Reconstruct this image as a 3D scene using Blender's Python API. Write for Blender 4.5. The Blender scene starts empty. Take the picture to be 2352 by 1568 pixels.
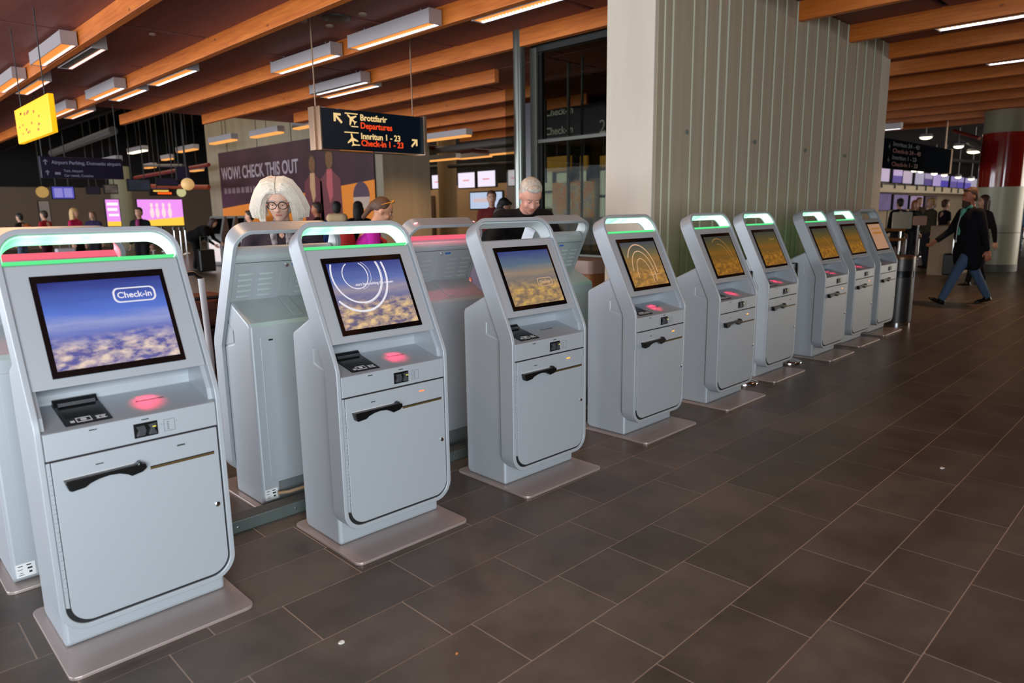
import bpy, bmesh, math, random
import numpy as np
from mathutils import Vector, Matrix

random.seed(7)
SC = bpy.context.scene
COL = SC.collection
PI = math.pi
R = math.radians

# ------------------------------------------------------------------ camera
FPX = 1605.1
def _axes(yaw, pit, rol):
    y, p, r = R(yaw), R(pit), R(rol)
    F = Vector((math.cos(y)*math.cos(p), math.sin(y)*math.cos(p), -math.sin(p)))
    Rt = Vector((math.sin(y), -math.cos(y), 0))
    U = Rt.cross(F)
    return F, Rt*math.cos(r)+U*math.sin(r), -Rt*math.sin(r)+U*math.cos(r)
CF, CR, CU = _axes(45.4252, 10.6206, -0.816)
CC = Vector((0, 0, 1.5))
cam_d = bpy.data.cameras.new('camera')
cam = bpy.data.objects.new('camera', cam_d)
COL.objects.link(cam)
cam.matrix_world = Matrix(((CR.x, CU.x, -CF.x, CC.x), (CR.y, CU.y, -CF.y, CC.y), (CR.z, CU.z, -CF.z, CC.z), (0, 0, 0, 1)))
cam_d.sensor_width = 36
cam_d.lens = FPX/2352*36
cam_d.clip_start = 0.05
cam_d.clip_end = 200
cam_d.dof.use_dof = True
cam_d.dof.focus_distance = 4.0
cam_d.dof.aperture_fstop = 2.4
SC.camera = cam

# ------------------------------------------------------------------ colour management, world, lights
SC.view_settings.view_transform = 'Standard'
SC.view_settings.look = 'None'
SC.view_settings.gamma = 1
SC.view_settings.use_curve_mapping = False
SC.view_settings.exposure = 0.1
SC.cycles.use_denoising = True
SC.cycles.max_bounces = 6
SC.cycles.diffuse_bounces = 3
SC.cycles.glossy_bounces = 3
SC.cycles.transmission_bounces = 6
SC.cycles.sample_clamp_indirect = 4
SC.cycles.caustics_reflective = False
SC.cycles.caustics_refractive = False

def lin(c):
    return tuple(((v/255)/12.92 if v/255 <= 0.04045 else ((v/255+0.055)/1.055)**2.4) for v in c[:3])

world = bpy.data.worlds.new('world'); SC.world = world
world.use_nodes = True
bg = world.node_tree.nodes['Background']
bg.inputs[0].default_value = (0.62, 0.70, 0.82, 1)
bg.inputs[1].default_value = 0.14

def area(name, loc, target, sx, sy, power, color, spread=None):
    l = bpy.data.lights.new(name, 'AREA'); l.shape = 'RECTANGLE'; l.size = sx; l.size_y = sy
    l.energy = power; l.color = color
    if spread: l.spread = R(spread)
    o = bpy.data.objects.new(name, l); COL.objects.link(o)
    o.location = loc
    o.rotation_euler = (Vector(target)-Vector(loc)).to_track_quat('-Z', 'Y').to_euler()
    return o
# daylight through the glazed front of the hall behind the camera, and through its left end
area('daylight_front', (-2.0, -3.1, 1.65), (-0.9, 3, 1.5), 4.6, 2.9, 560, (0.85, 0.94, 1.0))
area('daylight_left', (-8.6, 18.0, 1.75), (8, 18, 1.75), 30, 3.3, 2900, (0.88, 0.92, 1.0))
area('fill_far_right', (36, -8.5, 1.9), (36, 5, 1.9), 26, 3.2, 1900, (1.0, 0.90, 0.76))  # added warm fill, brightens the fascia and desk row at far right
# the hall lamps beyond the timber ceiling
area('hall_light_middle', (16, 24, 5.9), (16, 24, 0), 16, 12, 700, (1.0, 0.82, 0.62))
area('hall_light_right', (38, 4, 4.2), (38, 4, 0), 28, 10, 1300, (1.0, 0.84, 0.66))
area('hall_light_back', (8, 31, 5.9), (8, 31, 0), 14, 8, 420, (1.0, 0.82, 0.62))
# warm halogen downlights of the ceiling
def spot(name, loc, target, power, color, size=100, blend=0.7, rad=0.06):
    l = bpy.data.lights.new(name, 'SPOT'); l.energy = power; l.color = color; l.spot_size = R(size); l.spot_blend = blend
    l.shadow_soft_size = rad
    o = bpy.data.objects.new(name, l); COL.objects.link(o); o.location = loc
    o.rotation_euler = (Vector(target)-Vector(loc)).to_track_quat('-Z', 'Y').to_euler()
    return o
WARM = (1.0, 0.55, 0.26)
for i, (x, y, p) in enumerate([(0.9, 4.6, 90), (3.4, 5.0, 90), (4.2, 1.2, 35), (7.8, 0.6, 30), (12.5, 2.0, 160), (9.0, 13.0, 240), (4.6, 12.5, 170), (15.5, 7.5, 200), (11.7, 14.3, 320)]):
    spot('ceiling_downlight', (x, y, 3.42), (x, y, 0), p, WARM, 130, 0.9, 0.12)

def ceil_at(x, y):
    if y > 16.6 and x > 5.0: return 6.2
    if x > 22.5: return 4.3
    return 3.705
def at(px, py, X=None, Y=None, Z=None, D=None):
    """world point on the sight line of a photograph pixel, at a chosen world plane or distance"""
    d = CF + CR*((px-1176)/FPX) + CU*((784-py)/FPX)
    if X is not None: t = (X-CC.x)/d.x
    elif Y is not None: t = (Y-CC.y)/d.y
    elif Z is not None: t = (Z-CC.z)/d.z
    else: t = D
    return CC + d*t

# ------------------------------------------------------------------ materials
MATS = {}
def mat(name, color=(128, 128, 128), rough=0.5, metal=0.0, emit=None, estr=1.0, spec=0.5, noise=None, bump=None, coat=0.0):
    """noise=(scale, amount[, stretch xyz]) varies the colour; bump=(scale, strength)"""
    if name in MATS: return MATS[name]
    m = bpy.data.materials.new(name); m.use_nodes = True
    nt = m.node_tree; b = nt.nodes['Principled BSDF']
    c = lin(color)
    b.inputs['Base Color'].default_value = (*c, 1)
    b.inputs['Roughness'].default_value = rough
    b.inputs['Metallic'].default_value = metal
    b.inputs['Specular IOR Level'].default_value = spec
    if coat: b.inputs['Coat Weight'].default_value = coat
    if emit is not None:
        b.inputs['Emission Color'].default_value = (*lin(emit), 1)
        b.inputs['Emission Strength'].default_value = estr
    if noise or bump:
        tc = nt.nodes.new('ShaderNodeTexCoord')
        mp = nt.nodes.new('ShaderNodeMapping')
        nt.links.new(tc.outputs['Object'], mp.inputs[0])
        if noise and len(noise) > 2: mp.inputs['Scale'].default_value = noise[2]
    if noise:
        n = nt.nodes.new('ShaderNodeTexNoise'); n.inputs['Scale'].default_value = noise[0]; n.inputs['Detail'].default_value = 5
        nt.links.new(mp.outputs[0], n.inputs[0])
        cr = nt.nodes.new('ShaderNodeValToRGB')
        a = noise[1]
        cr.color_ramp.elements[0].position = 0.3; cr.color_ramp.elements[1].position = 0.7
        cr.color_ramp.elements[0].color = (*[v*(1-a) for v in c], 1)
        cr.color_ramp.elements[1].color = (*[min(1, v*(1+a)) for v in c], 1)
        nt.links.new(n.outputs[0], cr.inputs[0]); nt.links.new(cr.outputs[0], b.inputs['Base Color'])
    if bump:
        n2 = nt.nodes.new('ShaderNodeTexNoise'); n2.inputs['Scale'].default_value = bump[0]; n2.inputs['Detail'].default_value = 4
        nt.links.new(mp.outputs[0], n2.inputs[0])
        bn = nt.nodes.new('ShaderNodeBump'); bn.inputs['Strength'].default_value = bump[1]; bn.inputs['Distance'].default_value = 0.01
        nt.links.new(n2.outputs[0], bn.inputs['Height']); nt.links.new(bn.outputs[0], b.inputs['Normal'])
    MATS[name] = m
    return m

def glow(name, color, strength=1.0):
    return mat(name, (10, 10, 10), 0.6, 0, emit=color, estr=strength, spec=0.2)

M_paint = mat('silver_powder_coat', (178, 184, 190), 0.42, 0.25, bump=(900, 0.05))
M_plate = mat('brushed_base_plate', (190, 174, 168), 0.38, 0.55, bump=(700, 0.05))  # pinkish warmth of reflected light is put into the base colour
M_gap = mat('dark_gap', (18, 19, 22), 0.7)
M_black = mat('black_plastic', (12, 12, 13), 0.28)
M_bezel = mat('black_glass_bezel', (7, 7, 8), 0.12)
M_chrome = mat('chrome', (215, 215, 215), 0.12, 1.0)
M_brass = mat('slot_lining', (120, 98, 60), 0.35, 0.6)
M_white = mat('white_print', (225, 225, 225), 0.6)
M_greyprint = mat('grey_print', (110, 116, 120), 0.6)
M_darklabel = mat('dark_indicator', (52, 70, 62), 0.3)
M_orangeled = glow('orange_led', (255, 150, 30), 2.2)
M_redled = glow('red_orange_led', (255, 110, 60), 2.0)
M_stripoff = mat('frosted_strip', (205, 214, 214), 0.45)
M_blue = mat('blue_sticker', (60, 110, 190), 0.4)

def strip_mat(name, ca, cb, strength):
    m = bpy.data.materials.new(name); m.use_nodes = True
    nt = m.node_tree; b = nt.nodes['Principled BSDF']
    b.inputs['Base Color'].default_value = (0.5, 0.5, 0.5, 1)
    tc = nt.nodes.new('ShaderNodeTexCoord'); w = nt.nodes.new('ShaderNodeTexWave')
    w.wave_type = 'BANDS'; w.bands_direction = 'X'; w.inputs['Scale'].default_value = 2.6; w.inputs['Distortion'].default_value = 0.4
    nt.links.new(tc.outputs['Object'], w.inputs[0])
    sp = nt.nodes.new('ShaderNodeSeparateXYZ'); nt.links.new(tc.outputs['Object'], sp.inputs[0])
    mr = nt.nodes.new('ShaderNodeMapRange'); mr.inputs['From Min'].default_value = -0.25; mr.inputs['From Max'].default_value = 0.2
    nt.links.new(sp.outputs['X'], mr.inputs['Value'])
    mu = nt.nodes.new('ShaderNodeMath'); mu.operation = 'MULTIPLY_ADD'
    mu.inputs[1].default_value = 0.35
    nt.links.new(w.outputs[1], mu.inputs[0]); nt.links.new(mr.outputs[0], mu.inputs[2])
    cr = nt.nodes.new('ShaderNodeValToRGB')
    cr.color_ramp.elements[0].color = (*lin(ca), 1); cr.color_ramp.elements[1].color = (*lin(cb), 1)
    cr.color_ramp.elements[0].position = 0.05; cr.color_ramp.elements[1].position = 0.85
    nt.links.new(mu.outputs[0], cr.inputs[0]); nt.links.new(cr.outputs[0], b.inputs['Emission Color'])
    b.inputs['Emission Strength'].default_value = strength
    return m
M_green = strip_mat('green_light_strip', (90, 240, 150), (215, 255, 235), 1.25)
M_greenedge = glow('green_spill_edge', (95, 240, 145), 0.95)
M_pink = strip_mat('red_light_strip', (250, 60, 90), (255, 170, 170), 1.3)
M_pinkedge = glow('red_spill_edge', (245, 100, 125), 0.9)

def display_mat(name, top, mid, haze, cloud_a, cloud_b, strength, horizon=0.52):
    m = bpy.data.materials.new(name); m.use_nodes = True
    nt = m.node_tree; b = nt.nodes['Principled BSDF']
    b.inputs['Base Color'].default_value = (0.01, 0.01, 0.01, 1); b.inputs['Roughness'].default_value = 0.2
    tc = nt.nodes.new('ShaderNodeTexCoord'); sp = nt.nodes.new('ShaderNodeSeparateXYZ')
    nt.links.new(tc.outputs['Generated'], sp.inputs[0])
    n0 = nt.nodes.new('ShaderNodeTexNoise'); n0.inputs['Scale'].default_value = 2.5; n0.inputs['Detail'].default_value = 6
    mp = nt.nodes.new('ShaderNodeMapping'); mp.inputs['Scale'].default_value = (1, 1, 5)
    nt.links.new(tc.outputs['Generated'], mp.inputs[0]); nt.links.new(mp.outputs[0], n0.inputs[0])
    add = nt.nodes.new('ShaderNodeMath'); add.operation = 'MULTIPLY_ADD'; add.inputs[1].default_value = 0.16
    nt.links.new(n0.outputs[0], add.inputs[0]); 
    sub = nt.nodes.new('ShaderNodeMath'); sub.operation = 'SUBTRACT'; sub.inputs[1].default_value = 0.08
    nt.links.new(sp.outputs['Z'], sub.inputs[0]); nt.links.new(sub.outputs[0], add.inputs[2])
    cr = nt.nodes.new('ShaderNodeValToRGB'); e = cr.color_ramp.elements
    e[0].position = horizon-0.02; e[0].color = (*lin(haze), 1)
    e[1].position = 1.0; e[1].color = (*lin(top), 1)
    k = e.new(horizon+0.12); k.color = (*lin(mid), 1)
    k = e.new(horizon-0.16); k.color = (*[0.5*(a+c) for a, c in zip(lin(mid), lin(cloud_a))], 1)
    nt.links.new(add.outputs[0], cr.inputs[0])
    n = nt.nodes.new('ShaderNodeTexNoise'); n.inputs['Scale'].default_value = 9; n.inputs['Detail'].default_value = 5; n.inputs['Roughness'].default_value = 0.55
    mp2 = nt.nodes.new('ShaderNodeMapping'); mp2.inputs['Scale'].default_value = (1, 1, 1.3)
    nt.links.new(tc.outputs['Generated'], mp2.inputs[0]); nt.links.new(mp2.outputs[0], n.inputs[0])
    cc = nt.nodes.new('ShaderNodeValToRGB'); e = cc.color_ramp.elements
    e[0].position = 0.38; e[0].color = (*lin(cloud_a), 1); e[1].position = 0.66; e[1].color = (*lin(cloud_b), 1)
    nt.links.new(n.outputs[0], cc.inputs[0])
    mr = nt.nodes.new('ShaderNodeMapRange'); mr.inputs['From Min'].default_value = horizon-0.12; mr.inputs['From Max'].default_value = horizon-0.32
    nt.links.new(add.outputs[0], mr.inputs['Value'])
    mx = nt.nodes.new('ShaderNodeMix'); mx.data_type = 'RGBA'
    nt.links.new(mr.outputs[0], mx.inputs[0]); nt.links.new(cr.outputs[0], mx.inputs[6]); nt.links.new(cc.outputs[0], mx.inputs[7])
    nt.links.new(mx.outputs[2], b.inputs['Emission Color'])
    b.inputs['Emission Strength'].default_value = strength
    return m

# ------------------------------------------------------------------ mesh helpers
class MB:
    def __init__(s, k=1.0):
        s.v = []; s.f = []; s.k = k
    def add(s, vs, fs):
        o = len(s.v); s.v += [tuple(p) for p in vs]; s.f += [tuple(i+o for i in f) for f in fs]; return s
    def box(s, x0, x1, y0, y1, z0, z1):
        v = [(x, y, z) for z in (z0, z1) for y in (y0, y1) for x in (x0, x1)]
        return s.add(v, [(0, 2, 3, 1), (4, 5, 7, 6), (0, 1, 5, 4), (2, 6, 7, 3), (0, 4, 6, 2), (1, 3, 7, 5)])
    def prism(s, poly, a, b, axis='x'):
        """poly: 2D points; axis x: (y,z); y: (x,z); z: (x,y)"""
        n = len(poly)
        def P(p, t): return {'x': (t, p[0], p[1]), 'y': (p[0], t, p[1]), 'z': (p[0], p[1], t)}[axis]
        vs = [P(p, a) for p in poly]+[P(p, b) for p in poly]
        fs = [tuple(range(n)), tuple(range(2*n-1, n-1, -1))]+[(i, i+n, (i+1) % n+n, (i+1) % n) for i in range(n)]
        return s.add(vs, fs)
    def tube(s, pts, r, n=8, cap=True):
        pts = [Vector(p) for p in pts]; m = len(pts); rr = r if isinstance(r, (list, tuple)) else [r]*m
        vs = []; up = None
        for i, p in enumerate(pts):
            t = (pts[min(i+1, m-1)]-pts[max(i-1, 0)]).normalized()
            if up is None: up = t.orthogonal().normalized()
            up = (up-t*up.dot(t))
            up = up.normalized() if up.length > 1e-6 else t.orthogonal().normalized()
            b = t.cross(up)
            vs += [p+(up*math.cos(2*PI*j/n)+b*math.sin(2*PI*j/n))*rr[i] for j in range(n)]
        fs = [(i*n+j, i*n+(j+1) % n, (i+1)*n+(j+1) % n, (i+1)*n+j) for i in range(m-1) for j in range(n)]
        if cap: fs += [tuple(range(n-1, -1, -1)), tuple(range((m-1)*n, m*n))]
        return s.add(vs, fs)
    def lathe(s, prof, n=24, c=(0, 0)):
        vs = [(c[0]+r*math.cos(2*PI*j/n), c[1]+r*math.sin(2*PI*j/n), z) for r, z in prof for j in range(n)]
        m = len(prof)
        fs = [(i*n+j, i*n+(j+1) % n, (i+1)*n+(j+1) % n, (i+1)*n+j) for i in range(m-1) for j in range(n)]
        fs += [tuple(range(n-1, -1, -1)), tuple(range((m-1)*n, m*n))]
        return s.add(vs, fs)
    def ball(s, c, r, nu=12, nv=8, M=None):
        c = Vector(c); r = r if isinstance(r, (tuple, list)) else (r, r, r)
        vs = []
        for i in range(nv+1):
            th = PI*i/nv
            for j in range(nu):
                p = Vector((r[0]*math.sin(th)*math.cos(2*PI*j/nu), r[1]*math.sin(th)*math.sin(2*PI*j/nu), r[2]*math.cos(th)))
                if M is not None: p = M @ p
                vs.append(c+p)
        fs = [(i*nu+j, (i+1)*nu+j, (i+1)*nu+(j+1) % nu, i*nu+(j+1) % nu) for i in range(nv) for j in range(nu)]
        return s.add(vs, fs)
    def mesh(s, name, smooth=False):
        me = bpy.data.meshes.new(name)
        k = s.k
        me.from_pydata([(x*k, y*k, z*k) for x, y, z in s.v], [], s.f)
        bm = bmesh.new(); bm.from_mesh(me)
        bmesh.ops.remove_doubles(bm, verts=bm.verts, dist=1e-6)
        bmesh.ops.recalc_face_normals(bm, faces=bm.faces)
        bm.to_mesh(me); bm.free()
        if smooth: me.polygons.foreach_set('use_smooth', [True]*len(me.polygons))
        if smooth: me.set_sharp_from_angle(angle=R(38))
        me.update()
        return me
    def build(s, name, m, parent=None, bevel=0, smooth=False, seg=2):
        return obj(name, s.mesh(name, smooth), m, parent, bevel, seg)

def obj(name, me, m, parent=None, bevel=0, seg=2, loc=None):
    o = bpy.data.objects.new(name, me); COL.objects.link(o)
    if m is not None:
        if not me.materials: me.materials.append(m)
        if me.materials[0] != m:
            o.material_slots[0].link = 'OBJECT'; o.material_slots[0].material = m
    if parent is not None: o.parent = parent
    if loc is not None: o.location = loc
    if bevel:
        b = o.modifiers.new('bevel', 'BEVEL'); b.width = bevel; b.segments = seg; b.limit_method = 'ANGLE'; b.angle_limit = R(40)
        b.harden_normals = bool(me.polygons and me.polygons[0].use_smooth)
    return o
def empty(name, loc=(0, 0, 0), rz=0):
    o = bpy.data.objects.new(name, None); COL.objects.link(o); o.location = loc; o.rotation_euler = (0, 0, rz)
    o.empty_display_size = 0.1
    return o
def tag(o, label=None, cat=None, group=None, kind=None):
    if label: o['label'] = label
    if cat: o['category'] = cat
    if group: o['group'] = group
    if kind: o['kind'] = kind
    return o
def struct(o): o['kind'] = 'structure'; return o

def rrect(x0, x1, z0, z1, r, n=8, rt=None):
    """rounded rectangle, r bottom corners, rt top corners"""
    rt = r if rt is None else rt
    out = []
    for cx, cz, a0, q in ((x1-rt, z1-rt, 0, rt), (x0+rt, z1-rt, 90, rt), (x0+r, z0+r, 180, r), (x1-r, z0+r, 270, r)):
        if q < 1e-4: out.append((cx, cz)); continue
        for i in range(n+1):
            a = R(a0+90*i/n); out.append((cx+q*math.cos(a), cz+q*math.sin(a)))
    return out

def text_mesh(body, size, extrude=0.001, align='LEFT', shear=0, bold=0.0):
    cu = bpy.data.curves.new('txt', 'FONT'); cu.body = body; cu.size = size; cu.extrude = extrude; cu.align_x = align
    cu.offset = bold; cu.shear = shear
    cu.resolution_u = 3
    o = bpy.data.objects.new('txt', cu); COL.objects.link(o)
    dg = bpy.context.evaluated_depsgraph_get()
    me = bpy.data.meshes.new_from_object(o.evaluated_get(dg))
    bpy.data.objects.remove(o); bpy.data.curves.remove(cu)
    return me
def text(name, body, size, m, M, parent=None, extrude=0.001, align='LEFT', bold=0.0, xs=1.0):
    """M: 4x4 placing the text (x right, y up, z towards the reader)"""
    me = text_mesh(body, size, extrude, align, bold=bold)
    me.transform(Matrix.Diagonal((xs, 1, 1, 1))); me.transform(M)
    return obj(name, me, m, parent)
def faceM(origin, right, up):
    r = Vector(right).normalized(); u = Vector(up).normalized(); n = r.cross(u); o = Vector(origin)
    return Matrix(((r.x, u.x, n.x, o.x), (r.y, u.y, n.y, o.y), (r.z, u.z, n.z, o.z), (0, 0, 0, 1)))

# ------------------------------------------------------------------ floor
M_grout = mat('grout', (196, 178, 162), 0.8)
def tile_mat(name, base):
    m = bpy.data.materials.new(name); m.use_nodes = True
    nt = m.node_tree; b = nt.nodes['Principled BSDF']; c = lin(base)
    tc = nt.nodes.new('ShaderNodeTexCoord'); geo = nt.nodes.new('ShaderNodeNewGeometry')
    oi = nt.nodes.new('ShaderNodeObjectInfo')
    n = nt.nodes.new('ShaderNodeTexNoise'); n.inputs['Scale'].default_value = 3.0; n.inputs['Detail'].default_value = 9; n.inputs['Roughness'].default_value = 0.62
    nt.links.new(geo.outputs['Position'], n.inputs[0])
    cr = nt.nodes.new('ShaderNodeValToRGB'); e = cr.color_ramp.elements
    e[0].position = 0.28; e[0].color = (*[v*0.62 for v in c], 1); e[1].position = 0.72; e[1].color = (*[v*1.35 for v in c], 1)
    nt.links.new(n.outputs[0], cr.inputs[0])
    # small pale scratches and chips
    n3 = nt.nodes.new('ShaderNodeTexNoise'); n3.inputs['Scale'].default_value = 38; n3.inputs['Detail'].default_value = 6
    mp = nt.nodes.new('ShaderNodeMapping'); mp.inputs['Scale'].default_value = (1, 3.5, 1); mp.inputs['Rotation'].default_value = (0, 0, 0.5)
    nt.links.new(geo.outputs['Position'], mp.inputs[0]); nt.links.new(mp.outputs[0], n3.inputs[0])
    c3 = nt.nodes.new('ShaderNodeValToRGB'); e = c3.color_ramp.elements
    e[0].position = 0.70; e[0].color = (0, 0, 0, 1); e[1].position = 0.78; e[1].color = (1, 1, 1, 1)
    nt.links.new(n3.outputs[0], c3.inputs[0])
    hs = nt.nodes.new('ShaderNodeHueSaturation'); nt.links.new(cr.outputs[0], hs.inputs['Color'])
    mr = nt.nodes.new('ShaderNodeMapRange'); mr.inputs['To Min'].default_value = 0.82; mr.inputs['To Max'].default_value = 1.2
    nt.links.new(oi.outputs['Random'], mr.inputs['Value']); nt.links.new(mr.outputs[0], hs.inputs['Value'])
    mx = nt.nodes.new('ShaderNodeMix'); mx.data_type = 'RGBA'
    mul = nt.nodes.new('ShaderNodeMath'); mul.operation = 'MULTIPLY'; mul.inputs[1].default_value = 0.35
    nt.links.new(c3.outputs[0], mul.inputs[0]); nt.links.new(mul.outputs[0], mx.inputs[0])
    nt.links.new(hs.outputs[0], mx.inputs[6]); mx.inputs[7].default_value = (*lin((150, 140, 130)), 1)
    nt.links.new(mx.outputs[2], b.inputs['Base Color'])
    b.inputs['Roughness'].default_value = 0.36
    b.inputs['Specular IOR Level'].default_value = 0.42
    r2 = nt.nodes.new('ShaderNodeMapRange'); r2.inputs['To Min'].default_value = 0.26; r2.inputs['To Max'].default_value = 0.46
    nt.links.new(n.outputs[0], r2.inputs['Value']); nt.links.new(r2.outputs[0], b.inputs['Roughness'])
    n2 = nt.nodes.new('ShaderNodeTexNoise'); n2.inputs['Scale'].default_value = 60; n2.inputs['Detail'].default_value = 6
    nt.links.new(geo.outputs['Position'], n2.inputs[0])
    bn = nt.nodes.new('ShaderNodeBump'); bn.inputs['Strength'].default_value = 0.12; bn.inputs['Distance'].default_value = 0.004
    nt.links.new(n2.outputs[0], bn.inputs['Height']); nt.links.new(bn.outputs[0], b.inputs['Normal'])
    return m
M_tile = tile_mat('slate_tile', (92, 82, 74))
floor = struct(MB().box(-9, 60, -9, 60, -0.12, -0.0012).build('floor', M_grout))
PITCH = 0.3092; Y0R = 0.5505
KNOWN = {0: [2.465, 2.829, 3.244, 3.799], 1: [2.31, 2.94, 3.60], 2: [1.857, 2.475, 3.30, 3.79], 3: [1.53, 2.01, 2.353, 2.69, 3.405, 3.99],
         4: [1.94, 2.437, 3.175, 3.79, 4.5], 5: [2.217, 2.72, 3.4]}
def joints(k, x0, x1):
    rs = random.Random(k*31+5)
    ks = KNOWN.get(k, [])
    xs = list(ks) if ks else [1.0+rs.random()*0.6]
    while xs[0] > x0: xs.insert(0, xs[0]-rs.choice((0.62, 0.62, 0.5, 0.42)))
    while xs[-1] < x1: xs.append(xs[-1]+rs.choice((0.62, 0.62, 0.5, 0.42)))
    return xs
G = 0.0026
cache = {}
far = MB()
rows_near = range(-4, 9)
for k in range(-22, 58):
    y0 = Y0R+k*PITCH; y1 = y0+PITCH
    near = k in rows_near
    xs = joints(k, -1.0 if near else -2, 24)
    for a, b in zip(xs, xs[1:]):
        zt = random.uniform(-0.0002, 0.0002)
        if near and a < 6.6 and b > 0.2:
            w = round(b-a, 3)
            if w not in cache:
                cache[w] = MB().prism([(-w/2+G, -PITCH/2+G), (w/2-G, -PITCH/2+G), (w/2-G, PITCH/2-G), (-w/2+G, PITCH/2-G)], -0.0011, 0.0003, 'z').mesh('floor_tile')
            obj('floor_tile', cache[w], M_tile, floor, loc=((a+b)/2, (y0+y1)/2, zt))
        else:
            far.add([(a+G, y0+G, 0), (b-G, y0+G, 0), (b-G, y1-G, 0), (a+G, y1-G, 0), (a+G, y0+G, -.0011), (b-G, y0+G, -.0011), (b-G, y1-G, -.0011), (a+G, y1-G, -.0011)],
                    [(0, 1, 2, 3), (0, 4, 5, 1), (1, 5, 6, 2), (2, 6, 7, 3), (3, 7, 4, 0)])
o = far.build('distant_tiles', M_tile, floor); o['kind'] = 'stuff'
# the floor beyond, too far away to tell tiles apart
M_farfloor = mat('far_floor', (66, 54, 46), 0.30, noise=(1.2, 0.25))
struct(MB().box(24, 60, -9, 60, -0.003, 0.0).build('floor_far_right', M_farfloor))
struct(MB().box(-9, 24, 18.49, 60, -0.003, 0.0).build('floor_far_back', M_farfloor))

# ------------------------------------------------------------------ ceiling: panels between laminated beams
M_panel = mat('maroon_ceiling_panel', (134, 80, 72), 0.62, noise=(14, 0.12, (1, 0.08, 1)), bump=(60, 0.1))
def wood_mat():
    m = bpy.data.materials.new('laminated_pine'); m.use_nodes = True
    nt = m.node_tree; b = nt.nodes['Principled BSDF']
    geo = nt.nodes.new('ShaderNodeNewGeometry')
    mp = nt.nodes.new('ShaderNodeMapping'); mp.inputs['Scale'].default_value = (14, 0.9, 14)
    nt.links.new(geo.outputs['Position'], mp.inputs[0])
    n = nt.nodes.new('ShaderNodeTexNoise'); n.inputs['Scale'].default_value = 2.2; n.inputs['Detail'].default_value = 6; n.inputs['Distortion'].default_value = 0.6
    nt.links.new(mp.outputs[0], n.inputs[0])
    cr = nt.nodes.new('ShaderNodeValToRGB'); e = cr.color_ramp.elements
    e[0].position = 0.3; e[0].color = (*lin((190, 96, 28)), 1); e[1].position = 0.75; e[1].color = (*lin((226, 130, 46)), 1)
    nt.links.new(n.outputs[0], cr.inputs[0])
    v = nt.nodes.new('ShaderNodeTexVoronoi'); v.inputs['Scale'].default_value = 1.0
    mp2 = nt.nodes.new('ShaderNodeMapping'); mp2.inputs['Scale'].default_value = (5, 2.4, 5)
    nt.links.new(geo.outputs['Position'], mp2.inputs[0]); nt.links.new(mp2.outputs[0], v.inputs[0])
    kr = nt.nodes.new('ShaderNodeValToRGB'); e = kr.color_ramp.elements
    e[0].position = 0.04; e[0].color = (0.35, 0.35, 0.35, 1); e[1].position = 0.10; e[1].color = (1, 1, 1, 1)
    nt.links.new(v.outputs['Distance'], kr.inputs[0])
    mx = nt.nodes.new('ShaderNodeMix'); mx.data_type = 'RGBA'; mx.blend_type = 'MULTIPLY'; mx.inputs[0].default_value = 1
    nt.links.new(cr.outputs[0], mx.inputs[6]); nt.links.new(kr.outputs[0], mx.inputs[7])
    nt.links.new(mx.outputs[2], b.inputs['Base Color'])
    b.inputs['Roughness'].default_value = 0.42
    return m
M_wood = wood_mat()
M_void = mat('black_void', (9, 9, 9), 0.9)
CZ = 3.70
ceiling = struct(MB().box(-9, 60, -9, 16.6, CZ+0.05, CZ+0.12).box(-9, 5.0, 16.6, 36, CZ+0.05, CZ+0.12).build('ceiling', M_void))
BX = [-1.55, -0.14, 1.24, 2.62, 3.95, 5.27, 6.62, 8.06, 9.55, 11.02, 12.45, 13.95, 15.45, 16.95, 18.45, 19.95, 21.45]
pc = {}
for i in range(len(BX)-1):
    x0, x1 = BX[i]+0.02, BX[i+1]-0.02
    y = -5.0+0.35*(i % 3); 
    while y < (30 if x1 < 5.0 else 16.3):
        L = 2.4; ye = min(y+L, 34 if x1 < 5.0 else 16.6)
        w = round(x1-x0, 3)
        # inside the concrete core: nothing
        if not (x0 > 5.2 and x1 < 11.2 and y > 3.6 and ye < 4.3):
            key = (w, round(ye-y, 3))
            if key not in pc:
                pc[key] = MB().box(-w/2, w/2, -(ye-y)/2+0.045, (ye-y)/2-0.045, -0.012, 0.045).mesh('ceiling_panel')
            obj('ceiling_panel', pc[key], M_panel, ceiling, loc=((x0+x1)/2, (y+ye)/2, CZ+0.012))
        y += L
def beam(x, ya, yb, label):
    o = MB().box(-0.045, 0.045, ya, yb, 0, 0.21).build('ceiling_beam', M_wood, bevel=0.004)
    o.location = (x, 0, 3.5)
    tag(o, label, 'beam')
ends = {2.62: 33, 3.95: 33, 5.27: 17.7, 6.62: 16.5}
beam(2.62, -5, 33, 'orange pine ceiling beam nearest the left edge of the photo')
beam(3.95, -5, 33, 'pine ceiling beam running above the navy hanging parking sign')
beam(5.27, -5, 17.7, 'pine ceiling beam with two long grey lamps side-mounted above the white-haired woman')
beam(6.62, 4.12-9, 16.5, 'pine ceiling beam that disappears behind the concrete core beside the glass shaft')
beam(8.06, 8.44, 15.0, 'short pine beam ending freely left of the glass shaft')
beam(9.55, 9.0, 16.2, 'pine beam seen right behind the short free-ending beam')
beam(11.02, 9.0, 16.2, 'third pine beam above the hanging departures sign')
beam(12.45, 9.0, 16.2, 'fourth pine beam above the hanging departures sign, behind the round pipe')
beam(13.95, 9.0, 16.2, 'farthest pine beam above the hanging departures sign')
beam(8.06, -6, 3.6, 'pine beam butting into the ribbed concrete wall at its top, leftmost of the right-hand beams')
beam(9.55, -6, 3.6, 'second pine beam butting into the ribbed wall, louvred lamp below it')
beam(11.02, -6, 3.6, 'third right-hand pine beam, ending at the right corner of the ribbed wall')
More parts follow.
